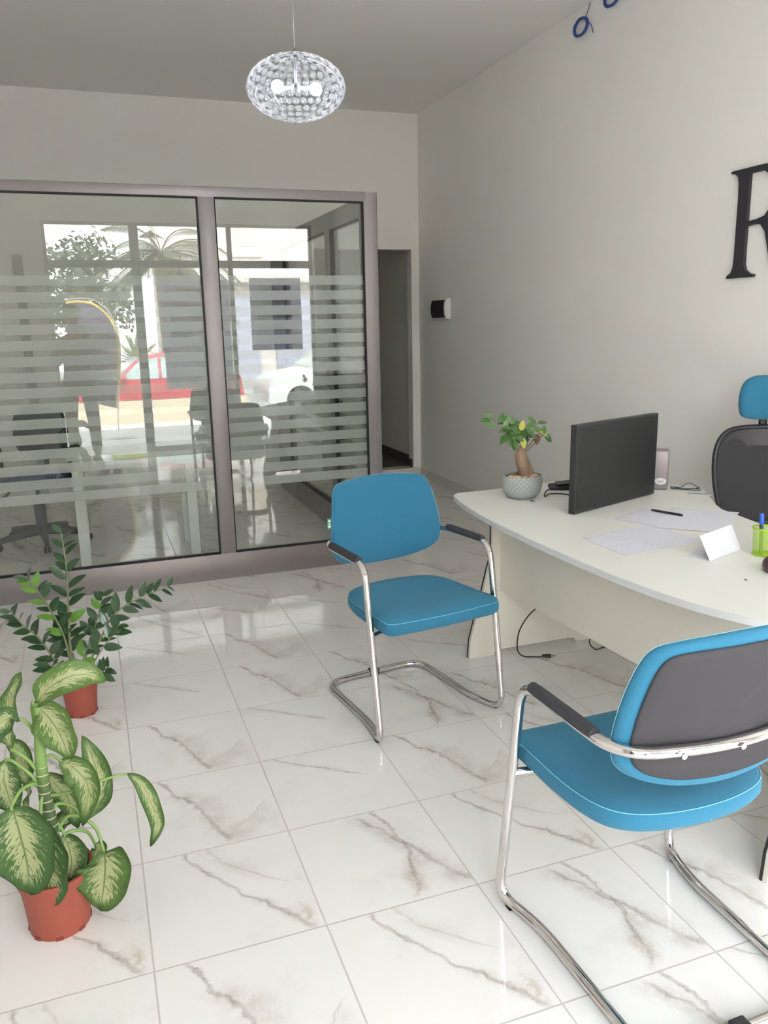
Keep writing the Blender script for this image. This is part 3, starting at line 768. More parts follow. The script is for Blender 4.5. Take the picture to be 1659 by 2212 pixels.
def rk(z):
    for (a, ra), (b, rb) in zip(RK, RK[1:]):
        if z <= b: return ra+(rb-ra)*max(0, (z-a)/(b-a))
    return RK[-1][1]
R = [rk(p.z)*(1+.07*math.sin(p.z*90)) for p in P]; tube(bm, P, R, 18)
for s, a in ((.012, .5), (-.012, 2.2), (.02, 4.0)):
    tube(bm, smoothpts([(.02+s, .02*math.sin(a), .09), (.012+s*1.2, .022*math.sin(a), .13), (.0+s, .012*math.sin(a), .19)], 4), [.012, .012, .012, .012, .011, .010, .008, .006, .004], 10)
tr_ = obj('trunk', bm, M_trunk, fp, smooth=True)
def bpx(x, y, dy=0): return at(x, y, BC.y+dy)-BC
M_twig = mat('brown_twig', (120, 92, 72), rough=.8)
bm = new()
br = [[(1128, 968), (1118, 945), (1105, 932), (1085, 925), (1070, 912), (1060, 902)], [(1130, 968), (1120, 950), (1105, 920), (1100, 912)], [(1135, 972), (1148, 955), (1162, 938), (1175, 938)],
      [(1138, 975), (1152, 960), (1170, 942), (1182, 937)], [(1140, 955), (1152, 930), (1160, 915), (1170, 912)], [(1130, 965), (1132, 940), (1125, 925)]]
for i, b in enumerate(br):
    dy = (i % 3-1)*.02
    tube(bm, smoothpts([bpx(x, y, dy*j/3) for j, (x, y) in enumerate(b)], 4), .0018, 6)
obj('branches', bm, M_twig, fp, smooth=True)
def leaf_poly(bm, base, d, nrm, L, W, mi=0, fold=.15, droop=.15, nseg=6):
    d = d.normalized(); side = d.cross(nrm).normalized(); nrm = side.cross(d).normalized()
    rows = []
    for i in range(nseg+1):
        t = i/nseg; c = base+d*(L*t)-nrm*(droop*L*t*t)
        wv = W*math.sin(PI*min(1, t**.8*.98+.01))**.75*.5
        rows.append([bm.verts.new(c-side*wv+nrm*wv*fold), bm.verts.new(c), bm.verts.new(c+side*wv+nrm*wv*fold)])
    for a, b in zip(rows, rows[1:]):
        for k in (0, 1):
            f = bm.faces.new((a[k], a[k+1], b[k+1], b[k])); f.material_index = mi; f.smooth = True
M_leaf = mat('ficus_leaf', (76, 112, 58), rough=.35, vary=.25, vscale=30)
M_leafy = mat('yellow_leaf', (172, 168, 66), rough=.4, vary=.2, vscale=30)
M_leafb = mat('brown_leaf', (104, 66, 44), rough=.6)
bm = new(); toward = -FW
lv = [(1062, 905, -1, -1, 0), (1080, 915, .2, -1, 0), (1060, 907, -1, .1, 0), (1072, 917, -1, 0.05, 0), (1078, 912, 1, -.8, 0), (1092, 938, -.5, 1, 0), (1090, 925, .3, -1, 0), (1098, 915, -1, -.1, 0), (1100, 912, 1, -.1, 0),
      (1104, 915, 1, -.2, 0), (1100, 940, -.9, .3, 0), (1106, 945, -1, .4, 0), (1108, 950, -.4, 1, 0), (1112, 948, .1, 1, 0), (1118, 935, -1, .2, 0), (1120, 930, 1, .1, 0), (1122, 940, -.3, .9, 0), (1128, 945, .2, 1, 1), (1125, 930, .2, -1, 1),
      (1130, 935, 1, .1, 0), (1140, 938, 1, .3, 0), (1132, 930, -.5, -1, 0), (1118, 922, -1, -.2, 0), (1112, 920, -.6, -1, 0), (1145, 935, .8, .8, 0), (1152, 925, 1, .3, 0), (1158, 915, -1, -.8, 0), (1162, 914, 1, -.2, 0), (1156, 918, -.8, .1, 0), (1165, 932, 1, .4, 1),
      (1172, 940, .2, -1, 0), (1178, 938, .8, 1, 0), (1160, 938, -.1, 1, 2), (1114, 955, -.2, .8, 0), (1096, 930, -.8, .1, 0), (1116, 942, .8, .6, 0), (1124, 950, .6, .5, 0), (1104, 936, .5, .9, 0), (1110, 930, .9, -.4, 0)]
rr = random.Random(3)
for x, y, dx_, dy_, mi in lv:
    b = bpx(x, y, rr.uniform(-.035, .035)); d = RT*dx_-UP*dy_+FW*rr.uniform(-.5, .3)
    n = (-FW*1.0+V((rr.uniform(-.6, .6), rr.uniform(-.3, .3), rr.uniform(.1, 1.0)))).normalized()
    leaf_poly(bm, b, d, n, rr.uniform(.042, .056), rr.uniform(.024, .032), mi)
for k in range(26):
    b = bpx(rr.uniform(1094, 1142), rr.uniform(920, 943), rr.uniform(-.03, .04)); a = rr.uniform(0, 2*PI)
    leaf_poly(bm, b, RT*math.cos(a)+UP*math.sin(a)*.6, V((rr.uniform(-.4, .4), -.6, 1)), .048, .029, 0)
obj('foliage', bm, M_leaf, fp, mats=[M_leaf, M_leafy, M_leafb])
bm = new(); leaf_poly(bm, q(1143, 1083)+V((0, 0, .004)), V((.6, -1, .1)), V((0, 0, 1)), .03, .02, 0)
tag(obj('fallen_leaf', bm, M_leafb), 'dry brown leaf lying on the desk in front of the bonsai bowl', 'leaf')

# ---------------------------------------------------------------- swivel chair behind the desk
TC = V((2.905, -1.675, 0)); TH = math.radians(-118)   # facing, angle from +x
tk = thing('swivel_chair', 'black mesh swivel chair with a blue headrest behind the desk', 'chair', TC, TH-PI/2)
M_mesh = mat('charcoal_mesh', (46, 46, 48), rough=.8, bump=.2, bscale=900)
M_bframe = mat('black_frame', (36, 37, 42), rough=.45)
bo = [(0, 1.060), (.10, 1.057), (.165, 1.045), (.205, 1.01), (.226, .96), (.233, .90), (.229, .82), (.215, .74), (.195, .67), (.17, .62), (.12, .60), (0, .595)]
bo = bo+[(-a, b) for a, b in bo[1:-1]][::-1]; bo = [(p.x, p.y) for p in smoothpts([(a, b, 0) for a, b in bo], 5, True)]
def fo(x, z, h): return (x, -.16+.9*x*x-.10*(z-.7)+h, z)
obj('backrest', cushion(bo, [(.95, -.002), (.012, -.002), (.012, .003), (.95, .003)], fo, (0, .85)), M_mesh, tk, smooth=True, sharp=30)
bm = new(); tube(bm, [fo(x*.985, (z-.85)*.985+.85, 0) for x, z in bo], .012, 10, closed=True)
obj('back_frame', bm, M_bframe, tk, smooth=True)
top = [(x, z) for x, z in bo if z > 1.0]
bm = new()
rows = []
for k in range(25):
    s = -1+2*k/24; x = .215*s
    zt = 1.058-.085*abs(s)**4-.02*s*s; zb = .985-.10*(abs(s)**2.2)+.02*math.cos(s*PI*2.0)-.035*math.exp(-(s/.22)**2)
    zb = min(zb, zt-.01)
    rows.append([bm.verts.new(fo(x, z, h)) for z, h in ((zt, .006), (zb, .006), (zb, -.006), (zt, -.006))])
for a, b in zip(rows, rows[1:]):
    for k in range(4): bm.faces.new((a[k], a[(k+1) % 4], b[(k+1) % 4], b[k]))
obj('top_yoke', bm, M_bframe, tk, smooth=True, sharp=40)
bm = new(); tube(bm, fillet([(0, -.215, 1.0), (0, -.22, 1.12), (0, -.15, 1.18)], .05), .02, 10, flat=.5); obj('headrest_stem', bm, M_bframe, tk, smooth=True)
ho = [(0, 1.305), (.08, 1.302), (.128, 1.275), (.147, 1.22), (.147, 1.16), (.130, 1.118), (.08, 1.103), (0, 1.10)]; ho = ho+[(-a, b) for a, b in ho[1:-1]][::-1]
ho = [(p.x, p.y) for p in smoothpts([(a, b, 0) for a, b in ho], 5, True)]
obj('headrest', cushion(ho, [(.95, -.03), (.04, -.03), (.012, -.024), (0, -.008), (0, .008), (.012, .024), (.04, .032), (.95, .036)], lambda x, z, h: (x, -.125+1.2*x*x+h, z), (0, 1.205)), M_blue, tk, smooth=True)
so = [(0, .25), (.17, .245), (.235, .2), (.245, 0), (.225, -.18), (.15, -.22), (0, -.225)]; so = so+[(-a, b) for a, b in so[1:-1]][::-1]
so = [(p.x, p.y) for p in smoothpts([(a, b, 0) for a, b in so], 4, True)]
obj('seat', cushion(so, [(.95, 0), (.03, 0), (0, .015), (0, .045), (.02, .065), (.95, .075)], lambda x, y, h: (x, y, .43+h)), M_blue, tk, smooth=True)
bm = new(); tube(bm, [(0, 0, .08), (0, 0, .43)], .025, 14); obj('gas_lift', bm, M_bframe, tk, smooth=True, sharp=50)
bm = new(); tube(bm, fillet([(0, 0, .41), (0, -.25, .41), (0, -.235, .75)], .08), .018, 10); obj('back_bar', bm, M_bframe, tk, smooth=True)
def star_base(parent, r, ph0, m, k_=1.0):
    for k in range(5):
        a = ph0+2*PI*k/5; c, s = math.cos(a), math.sin(a)
        bm = new(); tube(bm, [(0.02*c, .02*s, .105), (r*.5*c, r*.5*s, .092), (r*c, r*s, .070)], [.026*k_, .022*k_, .015*k_], 10, flat=.8)
        lg = obj('base_arm', bm, m, parent, smooth=True, sharp=60)
        for s2 in (-1, 1):
            bm = new(); t2 = lathe(new(), [(0, -.010), (.022, -.010), (.027, -.004), (.027, .004), (.022, .010), (0, .010)], seg=18, cap0=False, cap1=False)
            merge(bm, t2, Matrix.Translation((r*c-s*.014*s2, r*s+c*.014*s2, .0275)) @ Matrix.Rotation(a, 4, 'Z') @ Matrix.Rotation(PI/2, 4, 'X'))
            obj('castor', bm, M_blackpl, lg, smooth=True, sharp=40)
star_base(tk, .27, .3, M_bframe)

# ---------------------------------------------------------------- cables on the floor
P = [(1.815, -1.50, .335), (1.79, -1.42, .25), (1.775, -1.36, .15), (1.785, -1.33, .05), (1.82, -1.32, .006), (1.86, -1.345, .005), (1.905, -1.365, .006)]
cb = thing('power_cable', 'black power cable hanging from under the desk with its plug on the floor', 'cable', (1.9, -1.36, 0))
obj('lead', tube(new(), smoothpts(P, 8), .0032, 8), M_blackpl, cb, world=True, smooth=True)
bm = new(); tube(bm, [(1.90, -1.363, .010), (1.93, -1.375, .010), (1.94, -1.379, .010)], [.007, .010, .009], 10); tube(bm, [(1.94, -1.385, .012), (1.956, -1.392, .012)], .002, 6)
obj('plug', bm, M_blackpl, cb, world=True, smooth=True, sharp=50)
cable('cable', [(2.02, -1.52, .34), (2.05, -1.47, .24), (2.13, -1.45, .17), (2.11, -1.44, .08), (2.15, -1.43, .03), (2.22, -1.38, .006), (2.30, -1.36, .005)], .003, 'thin black cable dropping beneath the desk to the leg panel base')

# ---------------------------------------------------------------- wall things
bx = thing('switch_box', 'white bulged wall box with smoked black cover on the far right wall', 'fuse box', (XR, 2.69, 1.69))
arc = [(-.0, -.092), (-.030, -.092), (-.046, -.085), (-.058, -.05), (-.062, 0), (-.058, .05), (-.046, .085), (-.030, .092), (0, .092)]
bm = new(); prism(bm, [(XR+a, 1.69+b) for a, b in arc], 2.525, 2.865, 'y', bev=.004); obj('housing', bm, M_white, bx, world=True)
arc2 = [(-.028, -.080), (-.050, -.080), (-.0615, -.045), (-.0655, 0), (-.0615, .045), (-.050, .080), (-.028, .080)]
bm = new(); prism(bm, [(XR+a, 1.69+b) for a, b in arc2], 2.552, 2.85, 'y', bev=.002); obj('smoked_cover', bm, mat('smoked_plastic', (44, 42, 50), rough=.2), bx, world=True)

# letter on the wall (only the left part of it is inside the frame)
lt = new()
def wl(y, z): return (y, z)
LR = [(-.972, 2.290), (-.970, 2.278), (-1.000, 2.272), (-1.018, 2.258), (-1.026, 2.230), (-1.030, 2.16), (-1.030, 1.86), (-1.026, 1.815), (-1.014, 1.790), (-.990, 1.778), (-.985, 1.764),
      (-1.165, 1.764), (-1.170, 1.776), (-1.140, 1.782), (-1.112, 1.80), (-1.100, 1.83), (-1.098, 1.90), (-1.098, 2.012), (-1.16, 2.018), (-1.195, 2.010), (-1.225, 1.975), (-1.27, 1.83), (-1.33, 1.765), (-1.40, 1.762),
      (-1.41, 1.772), (-1.375, 1.79), (-1.33, 1.85), (-1.245, 2.00), (-1.235, 2.022), (-1.29, 2.05), (-1.325, 2.10), (-1.332, 2.16), (-1.315, 2.225), (-1.27, 2.27), (-1.20, 2.291)]
prism(lt, LR, XR-.020, XR-.001, 'x')
hole = [(-1.098, 2.262), (-1.19, 2.262), (-1.235, 2.235), (-1.255, 2.19), (-1.257, 2.14), (-1.245, 2.085), (-1.215, 2.05), (-1.16, 2.038), (-1.098, 2.036)]
lo = obj('wall_letter', lt, mat('black_letter', (48, 46, 52), rough=.45))
hb = new(); prism(hb, hole, XR-.06, XR+.05, 'x'); ho_ = obj('cut', hb, M_rubber)
md = lo.modifiers.new('cut', 'BOOLEAN'); md.object = ho_; md.operation = 'DIFFERENCE'; md.solver = 'EXACT'
dg = bpy.context.evaluated_depsgraph_get(); me2 = bpy.data.meshes.new_from_object(lo.evaluated_get(dg)); lo.modifiers.clear(); lo.data = me2
bpy.data.objects.remove(ho_)
tag(lo, 'black serif capital letter R mounted on the right wall', 'letter')

def coil(y, z, ry, rz_, label, tail):
    bm = new(); rr = random.Random(int(y*100)); P = []
    for k in range(4*24+1):
        a = 2*PI*k/24+.6; j = k/24
        P.append((XR-.012-.004*j, y+(ry+.006*math.sin(j*2.1+a*.3))*math.cos(a), z+(rz_+.006*math.cos(j*1.7))*math.sin(a)))
    tube(bm, P, .0045, 6)
    for tpts in tail: tube(bm, smoothpts(tpts, 6), .0028, 6)
    tag(obj('wire_coil', bm, mat('blue_wire', (48, 78, 150), rough=.5), smooth=True), label, 'wire', 'coiled blue wires high on the right wall')
coil(.470, 3.398, .070, .048, 'coiled blue wire high on the right wall, the lower left of the two coils', [[(XR-.02, .415, 3.44), (XR-.012, .40, 3.475), (XR-.006, .39, 3.514)], [(XR-.018, .40, 3.405), (XR-.015, .36, 3.38), (XR-.012, .335, 3.325)]])
coil(.140, 3.462, .070, .048, 'coiled blue wire on the right wall, the upper one cut by the photo edge', [[(XR-.02, .10, 3.50), (XR-.01, .09, 3.514)]])

# ---------------------------------------------------------------- pendant lamp
LC = V((.937, -.85, 2.558)); RX, RZ = .208, .127
lp = thing('pendant_lamp', 'glowing oval pendant lamp made of clear discs hanging from the ceiling', 'lamp', LC)
def disc_mat():
    m = bpy.data.materials.new('clear_acrylic'); m.use_nodes = True; nt = m.node_tree; nt.nodes.remove(nt.nodes['Principled BSDF']); out = nt.nodes['Material Output']
    tr = nt.nodes.new('ShaderNodeBsdfTransparent'); tr.inputs[0].default_value = (.80, .81, .83, 1)
    gl = nt.nodes.new('ShaderNodeBsdfGlossy'); gl.inputs['Roughness'].default_value = .12
    tl = nt.nodes.new('ShaderNodeBsdfTranslucent'); tl.inputs[0].default_value = (.9, .92, .95, 1)
    df = nt.nodes.new('ShaderNodeBsdfDiffuse'); df.inputs[0].default_value = (.85, .86, .88, 1)
    a = nt.nodes.new('ShaderNodeMixShader'); a.inputs[0].default_value = .5; nt.links.new(tl.outputs[0], a.inputs[1]); nt.links.new(df.outputs[0], a.inputs[2])
    b = nt.nodes.new('ShaderNodeMixShader'); b.inputs[0].default_value = .07; nt.links.new(tr.outputs[0], b.inputs[1]); nt.links.new(a.outputs[0], b.inputs[2])
    c = nt.nodes.new('ShaderNodeMixShader'); nt.links.new(schlick(nt, .06).s, c.inputs[0]); nt.links.new(b.outputs[0], c.inputs[1]); nt.links.new(gl.outputs[0], c.inputs[2])
    nt.links.new(c.outputs[0], out.inputs[0]); return m
bm = new(); wires = new(); nrow = 13
for i in range(nrow):
    ph_ = -PI/2+PI*(i+.5)/nrow; cz = math.sin(ph_); cx_ = math.cos(ph_)
    rx = RX*cx_; n = max(4, int(2*PI*rx/.0340))
    for k in range(n):
        a = 2*PI*(k+(.5 if i % 2 else 0))/n
        p = V((rx*math.cos(a), rx*math.sin(a), RZ*cz))
        nrm = V((p.x/RX**2, p.y/RX**2, p.z/RZ**2)).normalized()
        t2 = lathe(new(), [(0, .0035), (.009, .003), (.0140, .0015), (.0158, 0), (.0140, -.0015), (.009, -.003), (0, -.0035)], seg=12, cap0=False, cap1=False)
        # recess facets of each lens
        rot = nrm.to_track_quat('Z', 'Y').to_matrix().to_4x4()
        sc = Matrix.Diagonal((1, 1 if abs(cz) < .8 else .9, 1, 1))
        merge(bm, t2, Matrix.Translation(p) @ rot @ sc)
obj('shade', bm, disc_mat(), lp, smooth=True)
for k in range(8):
    a = 2*PI*k/8; P = [(RX*.985*math.cos(f)*math.cos(a), RX*.985*math.cos(f)*math.sin(a), RZ*.985*math.sin(f)) for f in [(-PI/2+.12)+(PI-.24)*j/24 for j in range(25)]]
    tube(wires, P, .0006, 5)
obj('wire_cage', wires, M_chrome, lp, smooth=True)
M_bulb = mat('led_bulb', (245, 248, 255), emit=120)
bar = (RT*1).normalized()
for s, e in ((-.080, 0), (.083, -.01)):
    bm = new(); icos(bm, bar*s+V((0, 0, .006+e)), .026, 3); obj('bulb', bm, M_bulb, lp, smooth=True)
bm = new(); tube(bm, [bar*-.065, bar*.065], .008, 8); tube(bm, [(0, 0, 0), (0, 0, .15)], .006, 8); icos(bm, (0, 0, 0), .022, 2)
obj('socket', bm, mat('lamp_grey', (110, 110, 112), rough=.5), lp, smooth=True)
bm = new(); tube(bm, [(0, 0, .15), (0, 0, ZC-LC.z-.0)], .0016, 6); obj('cord', bm, mat('grey_cord', (120, 120, 120), rough=.5), lp, smooth=True)
bm = new(); lathe(bm, [(.05, ZC-LC.z), (.05, ZC-LC.z-.02), (.012, ZC-LC.z-.03)], seg=24); obj('canopy', bm, M_white, lp, smooth=True, sharp=40)

# ---------------------------------------------------------------- potted plants
def pot(parent, r0, r1, h, m):
    bm = new(); n = 48
    prof = [(r0*.94, .006), (r0, .0), (r0+(r1-r0)*.5, h*.5), (r1, h*.84), (r1*1.05, h*.85), (r1*1.07, h), (r1*1.0, h), (r1*.95, h*.86), (r1*.93, h*.84)]
    lathe(bm, prof, (0, 0, 0), n, True, False)
    o = obj('pot', bm, m, parent, smooth=True, sharp=50)
    bm = new(); lathe(bm, [(0, h*.88), (r1*.5, h*.875), (r1*.95, h*.86)], seg=32, cap0=False, cap1=False); obj('soil', bm, M_soil, parent, smooth=True)
    for k in range(8):
        bm = new(); a = 2*PI*k/8; box_ = new(); box(box_, -.010, .010, -.003, .001, .0, .010, .001); merge(bm, box_, Matrix.Translation((r0*1.0*math.cos(a), r0*1.0*math.sin(a), 0)) @ Matrix.Rotation(a+PI/2, 4, 'Z'))
        obj('drain_notch', bm, mat('dark_terracotta', (120, 50, 40), rough=.7), o)
# zz plant
ZP = V((-.172, -1.12, 0))
zp = thing('zz_plant', 'dark green zz plant with arching stems in a small terracotta pot before the glass', 'potted plant', ZP)
pot(zp, .060, .075, .170, M_terra)
def zpx(x, y, dy=0): return at(x, y, ZP.y+dy)-ZP
M_zz = mat('zz_leaf', (42, 74, 42), rough=.28, vary=.25, vscale=20, coat=.3)
M_zz2 = mat('zz_young_leaf', (96, 140, 58), rough=.3, vary=.2, vscale=20, coat=.2)
M_stem = mat('zz_stem', (112, 116, 84), rough=.55, vary=.15, vscale=30)
stems = [  # pixels, depth drift, leaf count, leaf length, first leaf t, young share, radius
    ([(160, 1475), (152, 1400), (148, 1320), (144, 1230), (132, 1150)], .02, 15, .068, .28, .1, .0075),
    ([(155, 1475), (140, 1380), (110, 1320), (78, 1272), (55, 1248)], -.04, 11, .060, .28, .45, .0055),
    ([(150, 1478), (118, 1425), (85, 1380), (50, 1350), (22, 1322)], -.10, 13, .058, .25, .0, .0050),
    ([(185, 1475), (208, 1400), (245, 1330), (300, 1292), (362, 1268)], .05, 13, .062, .30, .0, .0055),
    ([(176, 1475), (190, 1400), (212, 1330), (222, 1288)], .12, 10, .058, .30, .15, .0045),
    ([(192, 1475), (215, 1410), (248, 1365), (256, 1350)], -.03, 7, .060, .30, .0, .0035),
    ([(150, 1480), (125, 1450), (100, 1432)], -.08, 6, .060, .35, .0, .004),
    ([(190, 1480), (215, 1455), (232, 1442)], -.05, 5, .055, .35, .0, .004),
    ([(165, 1475), (160, 1420), (140, 1385), (120, 1362)], .10, 8, .058, .35, .0, .004),
    ([(170, 1475), (178, 1430), (188, 1400)], -.06, 5, .050, .35, .6, .004)]
sb = new(); fb_ = new(); rr = random.Random(11)
def along(P, t):
    i = min(int(t*(len(P)-1)), len(P)-2); f = t*(len(P)-1)-i; return P[i].lerp(P[i+1], f), (P[i+1]-P[i]).normalized()
for pts, drift, n, LL, t0, young, rad in stems:
    K = [zpx(x, y, drift*(j/(len(pts)-1))**1.3) for j, (x, y) in enumerate(pts)]
    K[0] = V((K[0].x*.6, K[0].y*.6, .14)); P = smoothpts(K, 8)
    tube(sb, P, [rad*(1-.65*k/(len(P)-1)) for k in range(len(P))], 8)
    for k in range(n):
        t = t0+(1-t0)*(k/(n-1)); p, d = along(P, t); s = 1 if k % 2 else -1
        side = d.cross(-FW).normalized()
        ax = (side*s*1.0+d*(.55+.5*t)-FW*rr.uniform(-.25, .35)).normalized()
        nrm = (-FW*.8+V((0, 0, .7))+V((rr.uniform(-.5, .5), rr.uniform(-.3, .3), rr.uniform(-.2, .4)))).normalized()
        l_ = LL*1.32*(1-.35*max(0, t-.6)/.4)*rr.uniform(.88, 1.1)
        leaf_poly(fb_, p, ax, nrm, l_, l_*.46, 1 if rr.random() < young else 0, fold=.2, droop=.10, nseg=7)
        if rad > .004 and k % 3 == 0:
            ax2 = (side*-s*.8+d*.6+FW*.5).normalized(); leaf_poly(fb_, p, ax2, V((0, -.3, 1)), l_*.9, l_*.42, 0, fold=.2, droop=.1, nseg=7)
obj('stems', sb, M_stem, zp, smooth=True); obj('foliage', fb_, M_zz, zp, mats=[M_zz, M_zz2])

# dieffenbachia
DP = V((-.226, -2.42, 0))
dp = thing('dieffenbachia', 'variegated dieffenbachia with cream marked leaves in a terracotta pot at the left edge', 'potted plant', DP)
pot(dp, .078, .092, .172, M_terra)
def dpx(x, y, dy=0): return at(x, y, DP.y+dy)-DP
def dieff():
    m = bpy.data.materials.new('variegated_leaf'); m.use_nodes = True; nt = m.node_tree; b = nt.nodes['Principled BSDF']
    b.inputs['Roughness'].default_value = .38
    uv = nt.nodes.new('ShaderNodeUVMap'); s = nt.nodes.new('ShaderNodeSeparateXYZ'); nt.links.new(uv.outputs[0], s.inputs[0])
    u, v = N(nt, s.outputs[0]), N(nt, s.outputs[1])   # u -1..1 across, v 0..1 along
    oi = nt.nodes.new('ShaderNodeObjectInfo'); rnd = N(nt, oi.outputs['Random'])
    au = u.abs()
    c = nt.nodes.new('ShaderNodeCombineXYZ')
    nt.links.new((v*13.0-au*4.2+rnd*20.0).s, c.inputs[0]); nt.links.new((u*1.6).s, c.inputs[1]); nt.links.new((rnd*9.0).s, c.inputs[2])
    nz = nt.nodes.new('ShaderNodeTexNoise'); nz.inputs['Scale'].default_value = 2.3; nz.inputs['Detail'].default_value = 5; nz.inputs['Roughness'].default_value = .62
    nt.links.new(c.outputs[0], nz.inputs['Vector'])
    c2 = nt.nodes.new('ShaderNodeCombineXYZ'); nt.links.new((v*70.0-au*30.0).s, c2.inputs[0]); nt.links.new((u*6.0).s, c2.inputs[1])
    n2 = nt.nodes.new('ShaderNodeTexNoise'); n2.inputs['Scale'].default_value = .8; n2.inputs['Detail'].default_value = 3; nt.links.new(c2.outputs[0], n2.inputs['Vector'])
    reach = (v*(1.0-v)).pow(.5)*.40+.22
    cream = ((N(nt, nz.outputs[0])-.5)*2.4+(N(nt, n2.outputs[0])-.5)*1.5 + (reach-au)*1.05).step(-.01, .03)
    cream = cream*v.step(.03, .14)*(1.0-v.step(.84, .95))*(1.0-au.step(.72, .88))
    rib = 1.0-au.step(.012, .05)
    def col(x): return (*lin(x), 1)
    def mix(f, a, bb):
        n = nt.nodes.new('ShaderNodeMix'); n.data_type = 'RGBA'; nt.links.new(f.clamp().s, n.inputs[0])
        for i, x in ((6, a), (7, bb)):
            if isinstance(x, tuple): n.inputs[i].default_value = x
            else: nt.links.new(x, n.inputs[i])
        return n.outputs[2]
    g = mix(rnd*.8+N(nt, n2.outputs[0])*.3, col((88, 126, 80)), col((120, 152, 82)))
    k = mix(cream, g, col((202, 208, 162)))
    k = mix(rib*.8, k, col((112, 140, 84)))
    nt.links.new(k, b.inputs['Base Color'])
    w_ = nt.nodes.new('ShaderNodeMath'); w_.operation = 'SINE'; nt.links.new(((v*1.0-au*.35)*95.0).s, w_.inputs[0])
    bp = nt.nodes.new('ShaderNodeBump'); bp.inputs['Strength'].default_value = .12; bp.inputs['Distance'].default_value = .004; nt.links.new(w_.outputs[0], bp.inputs['Height']); nt.links.new(bp.outputs[0], b.inputs['Normal'])
    # leaves let some light through
    tl = nt.nodes.new('ShaderNodeBsdfTranslucent'); nt.links.new(k, tl.inputs[0]); mx = nt.nodes.new('ShaderNodeMixShader'); mx.inputs[0].default_value = .2
    out = nt.nodes['Material Output']; nt.links.new(b.outputs[0], mx.inputs[1]); nt.links.new(tl.outputs[0], mx.inputs[2]); nt.links.new(mx.outputs[0], out.inputs[0])
    return m
M_df = dieff()
M_dstem = mat('pale_green_stem', (120, 150, 82), rough=.5, vary=.15, vscale=20)
def big_leaf(ribs, W, tilt=0.0, fold=.25, wave=.006, wmax=.42, nseg=20):
    """ribs: world offsets along the midrib; W full width; tilt turns the blade about the rib"""
    P = smoothpts(ribs, 8); n = len(P)-1
    bm = new(); uvl = bm.loops.layers.uv.new('UVMap'); rows = []
    for i in range(nseg+1):
        t = i/nseg; p, d = along(P, t)
        view = (-FW).lerp(V((0, 0, 1)), .15)
        side = d.cross(view).normalized(); nrm = side.cross(d).normalized()
        side = (side*math.cos(tilt)+nrm*math.sin(tilt)).normalized(); nrm = side.cross(d).normalized()
        # ovate outline: widest at wmax, pointed tip
        wv = (math.sin(PI*(t/wmax)/2) if t < wmax else math.cos(PI/2*((t-wmax)/(1-wmax))**1.25))
        wv = max(wv, 0.0)**(.60 if W > .12 else .72)*W/2
        row = []
        for k in range(-4, 5):
            u = k/4; off = side*(u*wv)+nrm*(fold*wv*abs(u)**1.4-fold*.3*wv)+nrm*(wave*math.sin(t*17+u*2)*abs(u))
            row.append((bm.verts.new(p+off), u, t))
        rows.append(row)
    for a, b in zip(rows, rows[1:]):
        for k in range(8):
            q4 = (a[k], a[k+1], b[k+1], b[k]); f = bm.faces.new([x[0] for x in q4]); f.smooth = True
            for l, x in zip(f.loops, q4): l[uvl].uv = (x[1], x[2])
    # thickness
    r = bmesh.ops.solidify(bm, geom=bm.faces[:], thickness=.0007)
    return bm
leaves = [  # midrib pixels with depth offset, width px, tilt, base-petiole start pixel
    ([(77, 1528, .0), (100, 1490, -.02), (145, 1463, -.03), (190, 1457, -.02), (226, 1474, .0)], 66, .15, (84, 1545)),
    ([(70, 1516, .01), (105, 1552, -.03), (132, 1595, -.04), (150, 1645, -.03)], 84, -.1, (80, 1560)),
    ([(25, 1622, .02), (14, 1570, .03), (22, 1510, .04), (45, 1452, .06)], 50, .3, (38, 1650)),
    ([(36, 1555, .0), (15, 1553, -.04), (-12, 1580, -.06), (-25, 1640, -.05)], 52, .4, (72, 1590)),
    ([(128, 1641, -.02), (165, 1665, -.05), (190, 1705, -.06), (178, 1785, -.05)], 62, .1, (92, 1655)),
    ([(180, 1772, .04), (210, 1720, .05), (208, 1660, .06), (176, 1588, .07)], 62, -.5, (130, 1740)),
    ([(275, 1670, .0), (308, 1696, -.02), (330, 1745, -.03), (340, 1785, -.03), (324, 1828, -.02)], 38, .25, None),
    ([(25, 1742, -.08), (40, 1800, -.11), (55, 1860, -.12), (66, 1932, -.10)], 142, .05, (75, 1700)),
    ([(88, 1775, -.04), (96, 1840, -.07), (104, 1900, -.085), (114, 1955, -.08)], 112, -.15, (95, 1720)),
    ([(224, 1838, -.03), (226, 1872, -.07), (223, 1915, -.085), (216, 1966, -.08)], 122, .0, (185, 1760)),
    ([(138, 1800, -.0), (150, 1838, -.03), (154, 1870, -.04), (144, 1908, -.03)], 74, .15, (115, 1790)),
    ([(188, 1885, .0), (170, 1915, -.03), (158, 1940, -.03), (142, 1966, -.02)], 40, .6, (150, 1870)),
    ([(14, 1640, .02), (8, 1680, .0), (18, 1720, .0), (32, 1760, .0)], 66, .3, (60, 1690)),
    ([(62, 1700, .03), (50, 1660, .04), (40, 1620, .05), (10, 1598, .06)], 44, -.4, (78, 1710)),
    ([(100, 1670, .04), (125, 1700, .04), (150, 1730, .05), (168, 1790, .05)], 56, .5, (95, 1665)),
    ([(205, 1822, .03), (215, 1830, .02), (208, 1846, .02), (200, 1866, .02)], 34, .3, (170, 1800)),
    ([(50, 1760, .06), (62, 1725, .07), (60, 1690, .08), (52, 1640, .09)], 36, .9, (80, 1770)),
    ([(110, 1800, .08), (140, 1770, .09), (168, 1750, .10), (190, 1730, .11)], 50, .5, (100, 1830))]
